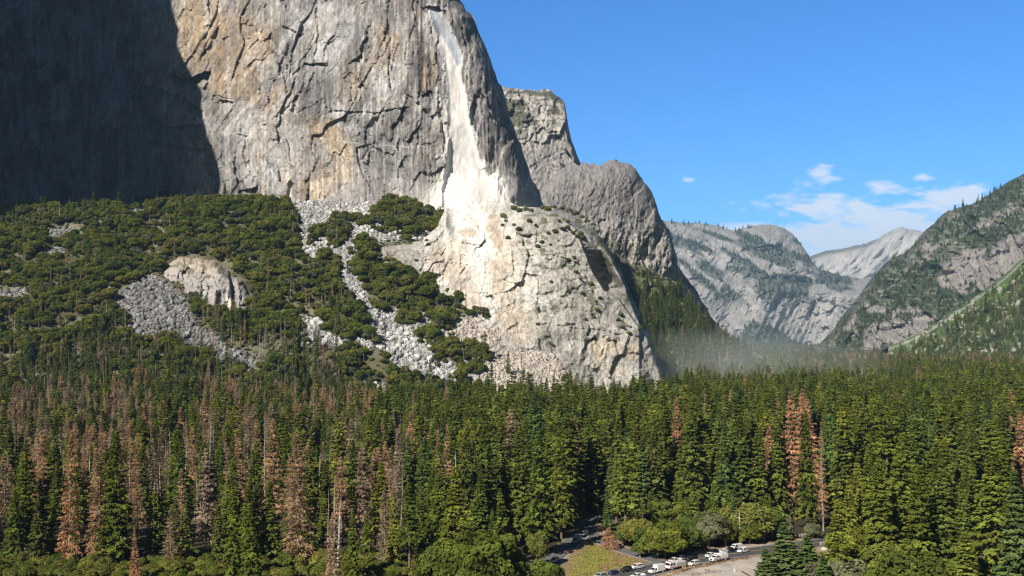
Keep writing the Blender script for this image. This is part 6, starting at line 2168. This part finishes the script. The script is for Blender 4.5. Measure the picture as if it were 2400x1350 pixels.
def person_meshes(arm=0.35, step=0.10, bend=0.0):
    """one continuous body: pelvis root, legs, spine, neck, head, arms, hands with five fingers; clothes as slightly larger shells"""
    pts, ed, ra = [], [], []

    def add(p, r, par=None):
        pts.append(p); ra.append(r)
        if par is not None: ed.append((par, len(pts)-1))
        return len(pts)-1
    pel = add((0, 0, 0.95), 0.13)
    wst = add((0.01, 0, 1.10), 0.12, pel); ch = add((0.01, 0, 1.32), 0.145, wst); nk = add((0.0, 0, 1.50), 0.055, ch); jw = add((0.02, 0, 1.58), 0.06, nk); hd = add((0.015, 0, 1.68), 0.092, jw); tp = add((0.0, 0, 1.75), 0.06, hd)
    add((0.10, 0, 1.66), 0.013, hd)     # nose
    info = {'legs': [], 'arms': []}
    for s in (1, -1):
        hp = add((0, s*0.10, 0.90), 0.095, pel); kn = add((s*step*0.5+0.03, s*0.11, 0.50), 0.062, hp); an = add((s*step-0.02, s*0.11, 0.09), 0.042, kn); to = add((s*step+0.15, s*0.12, 0.045), 0.036, an)
        info['legs'].append((hp, kn, an, to))
        sh = add((0.0, s*0.19, 1.42), 0.062, ch); el = add((-0.02, s*(0.22+arm*0.15), 1.14), 0.045, sh); wr = add((0.06+arm*0.25, s*(0.22+arm*0.05), 0.93+arm*0.25), 0.028, el); pm = add((0.09+arm*0.30, s*(0.22+arm*0.04), 0.87+arm*0.25), 0.034, wr)
        info['arms'].append((sh, el, wr))
        bx, by, bz = pts[pm]
        for k, (dy, ln) in enumerate(((-0.028, 0.060), (-0.010, 0.072), (0.010, 0.066), (0.028, 0.050))):
            f1 = add((bx+0.01+0.006*k, by+dy*0.9, bz-ln*0.55), 0.0095, pm); add((bx+0.028, by+dy, bz-ln), 0.0085, f1)
        t1 = add((bx+0.035, by-s*0.035, bz-0.005), 0.010, pm); add((bx+0.05, by-s*0.030, bz-0.035), 0.009, t1)
    body = skin_mesh('body', pts, ed, ra)

    def shell(idx_pairs, grow, root):
        ids = sorted({i for e in idx_pairs for i in e}); mp = {o_: n for n, o_ in enumerate(ids)}
        return skin_mesh('cloth', [pts[i] for i in ids], [(mp[a], mp[b]) for a, b in idx_pairs], [ra[i]+grow for i in ids], mp[root])
    shirt = shell([(pel, wst), (wst, ch)]+[(ch, a[0]) for a in info['arms']]+[(a[0], a[1]) for a in info['arms']]+[(a[1], a[2]) for a in info['arms']], 0.022, wst)
    trou = shell([(pel, l[0]) for l in info['legs']]+[(l[0], l[1]) for l in info['legs']]+[(l[1], l[2]) for l in info['legs']], 0.02, pel)
    return body, shirt, trou


def ball_mesh(name, r, z, x=0, sq=0.8, brim=False):
    bm = bmesh.new()
    bmesh.ops.create_uvsphere(bm, u_segments=14, v_segments=8, radius=r, matrix=Matrix.Translation((x, 0, z)) @ Matrix.Diagonal((1.05, 0.92, sq, 1)))
    for v in [v for v in bm.verts if v.co.z < z-0.005]: bm.verts.remove(v)
    if brim: bmesh.ops.create_cone(bm, cap_ends=True, segments=16, radius1=r*1.45, radius2=r*1.35, depth=0.02, matrix=Matrix.Translation((x, 0, z)))
    me = bpy.data.meshes.new(name); bm.to_mesh(me); bm.free(); return me


BODY = [person_meshes(0.35, 0.10), person_meshes(0.8, 0.05), person_meshes(0.1, 0.22)]
HAIR = ball_mesh('hair', 0.115, 1.69, -0.01, 0.95)
HELM = ball_mesh('helmet', 0.135, 1.70, 0.0, 0.9, True)
PEOPLE = [(1654, 1340, 'yellow', 'navy', 1, 1, 210, 'firefighter in a yellow shirt and dark trousers, left one of the pair on the gravel'), (1660, 1340, 'yellow', 'green', 1, 0, 250, 'firefighter in a yellow shirt and green trousers, right one of the gravel pair'),
          (1606, 1337, 'yellow', 'yellow', 2, 1, 190, 'person in full yellow gear standing at the rear of the fire engine'), (1617, 1332, 'yellow', 'tan', 0, 0, 160, 'person in a yellow shirt beside the white sport utility car'),
          (1567, 1354, 'white', 'navy', 0, 0, 20, 'person in white top at the bottom edge below the fire engine'), (1574, 1354, 'yellow', 'green', 1, 1, 200, 'person in yellow at the bottom edge below the fire engine'),
          (1627, 1308, 'purple', 'white', 0, 0, 240, 'person in a purple top on the far shoulder behind the white car'), (1744, 1288, 'white', 'white', 0, 0, 200, 'person in white standing by the roadside behind the white van'),
          (1562, 1322, 'tan', 'navy', 2, 0, 0, 'person in a tan shirt left of the shaded group under the trees'), (1571, 1320, 'red', 'navy', 1, 0, 90, 'person in a red top in the shaded group under the trees'), (1576, 1318, 'white', 'tan', 0, 0, 45, 'person in a white shirt in the shaded group under the trees'),
          (1601, 1340, 'tan', 'black', 1, 1, 30, 'person in tan leaning at the fire engine side lockers')]
for (a, b, c1, c2, pose, helm, rz, lab) in PEOPLE:
    x, y = gpt(a, b)
    t = empty('person', (x, y, 0.075), math.radians(rz))
    tag(t, lab, 'person', 'people standing around the fire trucks')
    bd, sh, tr = BODY[pose]
    for nm, me, mt in (('body', bd, M_skin), ('shirt', sh, CLOTH[c1]), ('trousers', tr, CLOTH[c2]), ('helmet' if helm else 'hair', HELM if helm else HAIR, CLOTH['yellow'] if helm else CLOTH['black'])):
        m2 = me.copy(); m2.materials.clear(); m2.materials.append(mt)
        link(bpy.data.objects.new(nm, m2), t)

# ------------------------------------------------------------------ roadside furniture
M_log = plain_mat('log_wood', (0.20, 0.12, 0.085), 0.9, 0.3, 1.5)
M_stone = plain_mat('bridge_stone', (0.34, 0.30, 0.26), 0.9, 0.35, 0.8)


def log_rail(a0, b0, a1, b1, label, nposts=2, mat=None, h=0.55, r=0.17):
    x0, y0 = gpt(a0, b0); x1, y1 = gpt(a1, b1)
    L = math.hypot(x1-x0, y1-y0)
    t = empty('log_rail', (x0, y0, 0.06), math.atan2(y1-y0, x1-x0)); tag(t, label, 'log barrier', 'log barriers along the gravel lot')
    bm = bmesh.new()
    bmesh.ops.create_cone(bm, cap_ends=True, segments=10, radius1=r, radius2=r*0.85, depth=L, matrix=Matrix.Translation((L/2, 0, h)) @ Matrix.Rotation(math.pi/2, 4, 'Y'))
    bm_obj('rail', bm, mat or M_log, t)
    for k in range(nposts):
        bm = bmesh.new(); X = 0.4+(L-0.8)*k/max(1, nposts-1)
        bmesh.ops.create_cone(bm, cap_ends=True, segments=8, radius1=r*1.1, radius2=r, depth=h+0.2, matrix=Matrix.Translation((X, 0, h/2)))
        bm_obj('post', bm, mat or M_log, t)


log_rail(1597, 1342, 1618, 1335, 'brown log barrier in front of the fire engine')
log_rail(1629, 1333, 1646, 1329, 'brown log barrier in front of the white sport utility car')
log_rail(1654, 1327, 1673, 1321, 'brown log barrier left of the rescue truck front wheel', 3)
log_rail(1684, 1321, 1703, 1316, 'brown log barrier below the rescue truck')
log_rail(1714, 1315, 1737, 1310, 'brown log barrier between rescue truck and the green firs')
log_rail(1738, 1311, 1752, 1307, 'brown log barrier nearest the green firs')
log_rail(1620, 1350, 1690, 1341, 'long low dark rail across the front of the gravel lot', 5, M_bark, 0.5, 0.10)
log_rail(1738, 1342, 1760, 1354, 'reddish log angled across the gravel corner', 2)
x, y = gpt(1722, 1341)
t = empty('marker_post', (x, y, 0.05)); tag(t, 'short white marker drum standing alone on the gravel', 'marker post')
bm = bmesh.new(); bmesh.ops.create_cone(bm, cap_ends=True, segments=14, radius1=0.32, radius2=0.30, depth=0.95, matrix=Matrix.Translation((0, 0, 0.48))); bm_obj('drum', bm, PAINT['white'], t)
bm = bmesh.new(); bmesh.ops.create_cone(bm, cap_ends=True, segments=14, radius1=0.34, radius2=0.20, depth=0.12, matrix=Matrix.Translation((0, 0, 1.01))); bm_obj('lid', bm, PAINT['white'], t)
for (a, b, lb) in [(1629, 1296, 'thin roadside post on the far shoulder behind the fire engine'), (1403, 1286, 'small pale post at the meadow tip'), (1783, 1286, 'short reflector post by the far road edge near the green firs')]:
    x, y = gpt(a, b)
    t = empty('marker_post', (x, y, 0.03)); tag(t, lb, 'marker post')
    bm = bmesh.new(); boxm(bm, -0.06, 0.06, -0.06, 0.06, -0.1, 1.4, 0.01); bm_obj('post', bm, M_grey, t)
    bm = bmesh.new(); boxm(bm, -0.08, 0.08, -0.075, -0.06, 1.1, 1.35); bm_obj('reflector', bm, PAINT['white'], t)
# stone bridge carrying the main road
b0 = np.array(gpt(1918, 1277)); b1 = np.array(gpt(1985, 1268))
L = float(np.linalg.norm(b1-b0)); ang = math.atan2(b1[1]-b0[1], b1[0]-b0[0])
t = empty('stone_bridge', (b0[0], b0[1], 0), ang); tag(t, 'low stone bridge with pale parapet posts right of the green firs', 'bridge')
for nm, yy in (('parapet', -1.2), ('parapet', 16.5)):
    bm = bmesh.new(); boxm(bm, 0, L, yy, yy+0.5, -0.3, 1.0, 0.04); pr = bm_obj(nm, bm, M_stone, t)
    bm = bmesh.new()
    for k in range(9): boxm(bm, k*L/9+0.2, k*L/9+0.75, yy-0.08, yy+0.58, -0.2, 1.25, 0.03)
    bm_obj('pier_block', bm, plain_mat('pale_stone', (0.50, 0.46, 0.41), 0.9, 0.2, 1.0), pr)
M_rock = M_cliff
for i, (a, b, s, lb) in enumerate([(1948, 1286, 1.8, 'pale boulder under the near side of the stone bridge'), (1960, 1292, 1.4, 'smaller tan boulder below the stone bridge'), (1828, 1228, 2.2, 'pale flat-topped boulder among trees behind the green firs'), (1932, 1290, 1.1, 'low rounded boulder left of the bridge boulders')]):
    x, y = gpt(a, b)
    V = ICO_V*(0.8+0.3*rng.random((12, 1)))
    bm = bmesh.new(); vs = [bm.verts.new(v) for v in V]
    for f in ICO_F: bm.faces.new([vs[k] for k in f])
    bmesh.ops.subdivide_edges(bm, edges=bm.edges[:], cuts=2, use_grid_fill=True, smooth=0.6)
    for v in bm.verts: v.co *= 1+0.12*(rng.random()-0.5)
    me = bpy.data.meshes.new('boulder'); bm.to_mesh(me); bm.free(); me.materials.append(M_rock)
    set_col(me, np.full((len(me.vertices), 3), 0.5)*np.array([1, 0.92, 0.8]))
    o = link(bpy.data.objects.new('boulder', me)); o.location = (x, y, s*0.5); o.scale = (s*1.5, s, s)
    tag(o, lb, 'boulder')

# ------------------------------------------------------------------ air
def closed_box(name, lo, hi):
    bm = bmesh.new()
    boxm(bm, lo[0], hi[0], lo[1], hi[1], lo[2], hi[2])
    me = bpy.data.meshes.new(name); bm.to_mesh(me); bm.free()
    return link(bpy.data.objects.new(name, me))


m, w = new_mat('haze')
pv = w.node('ShaderNodeVolumePrincipled', {'Color': (0.42, 0.70, 1.0, 1), 'Density': 0.000036, 'Anisotropy': 0.0})
w.node('ShaderNodeOutputMaterial', {'Volume': pv.outputs[0]})
hz = closed_box('haze', (-17000, -1700, -12), (17000, 21000, 1900))
hz.data.materials.append(m)
tag(hz, 'thin blue haze in the valley air', kind='stuff')


def dust(name, cpx, cpy, D, rpx, rpy, rd, dens, label, ns=0.02, color=(1, 0.99, 0.97), rot=0, aniso=-0.3):
    c = W(float(cpx), float(cpy), float(D))
    r = (rpx/F*D, rd, rpy/F*D)
    bm = bmesh.new()
    bmesh.ops.create_icosphere(bm, subdivisions=4, radius=1.0)
    me = bpy.data.meshes.new(name); bm.to_mesh(me); bm.free()
    o = link(bpy.data.objects.new(name, me)); o.location = c; o.scale = r; o.rotation_euler = (0, math.radians(rot), 0)
    m, w = new_mat(name)
    tc = w.node('ShaderNodeTexCoord').outputs['Object']
    ln = w.node('ShaderNodeVectorMath', {0: tc}, operation='LENGTH').outputs['Value']
    fall = w.math('SUBTRACT', 1.0, ln, clamp=True)
    mp = w.node('ShaderNodeMapping', {'Vector': tc, 'Scale': r}).outputs[0]
    n = w.node('ShaderNodeTexNoise', {'Vector': mp, 'Scale': ns, 'Detail': 4.0, 'Roughness': 0.6}).outputs[0]
    n = w.math('MULTIPLY', w.math('SUBTRACT', n, 0.38, clamp=True), 4.5, clamp=False)
    d = w.math('MULTIPLY', w.math('MULTIPLY', w.math('POWER', fall, 0.8), n), dens)
    pv = w.node('ShaderNodeVolumePrincipled', {'Color': (*color, 1), 'Density': d, 'Anisotropy': aniso})
    w.node('ShaderNodeOutputMaterial', {'Volume': pv.outputs[0]})
    me.materials.append(m)
    tag(o, label, kind='stuff')


dust('dust_cloud', 1105, 455, 1380, 80, 85, 34, 0.006, 'white rock dust billowing at the foot of the scar', 0.035, aniso=-0.5)
dust('dust_cloud', 1150, 540, 1290, 80, 80, 40, 0.005, 'thin tan dust drifting down the apron', 0.03, (1.0, 0.93, 0.84), aniso=-0.5)
dust('dust_haze', 1650, 868, 1320, 420, 110, 380, 0.0011, 'pale dust haze hanging over the forest', 0.008, (0.86, 0.95, 1.0), aniso=-0.4)
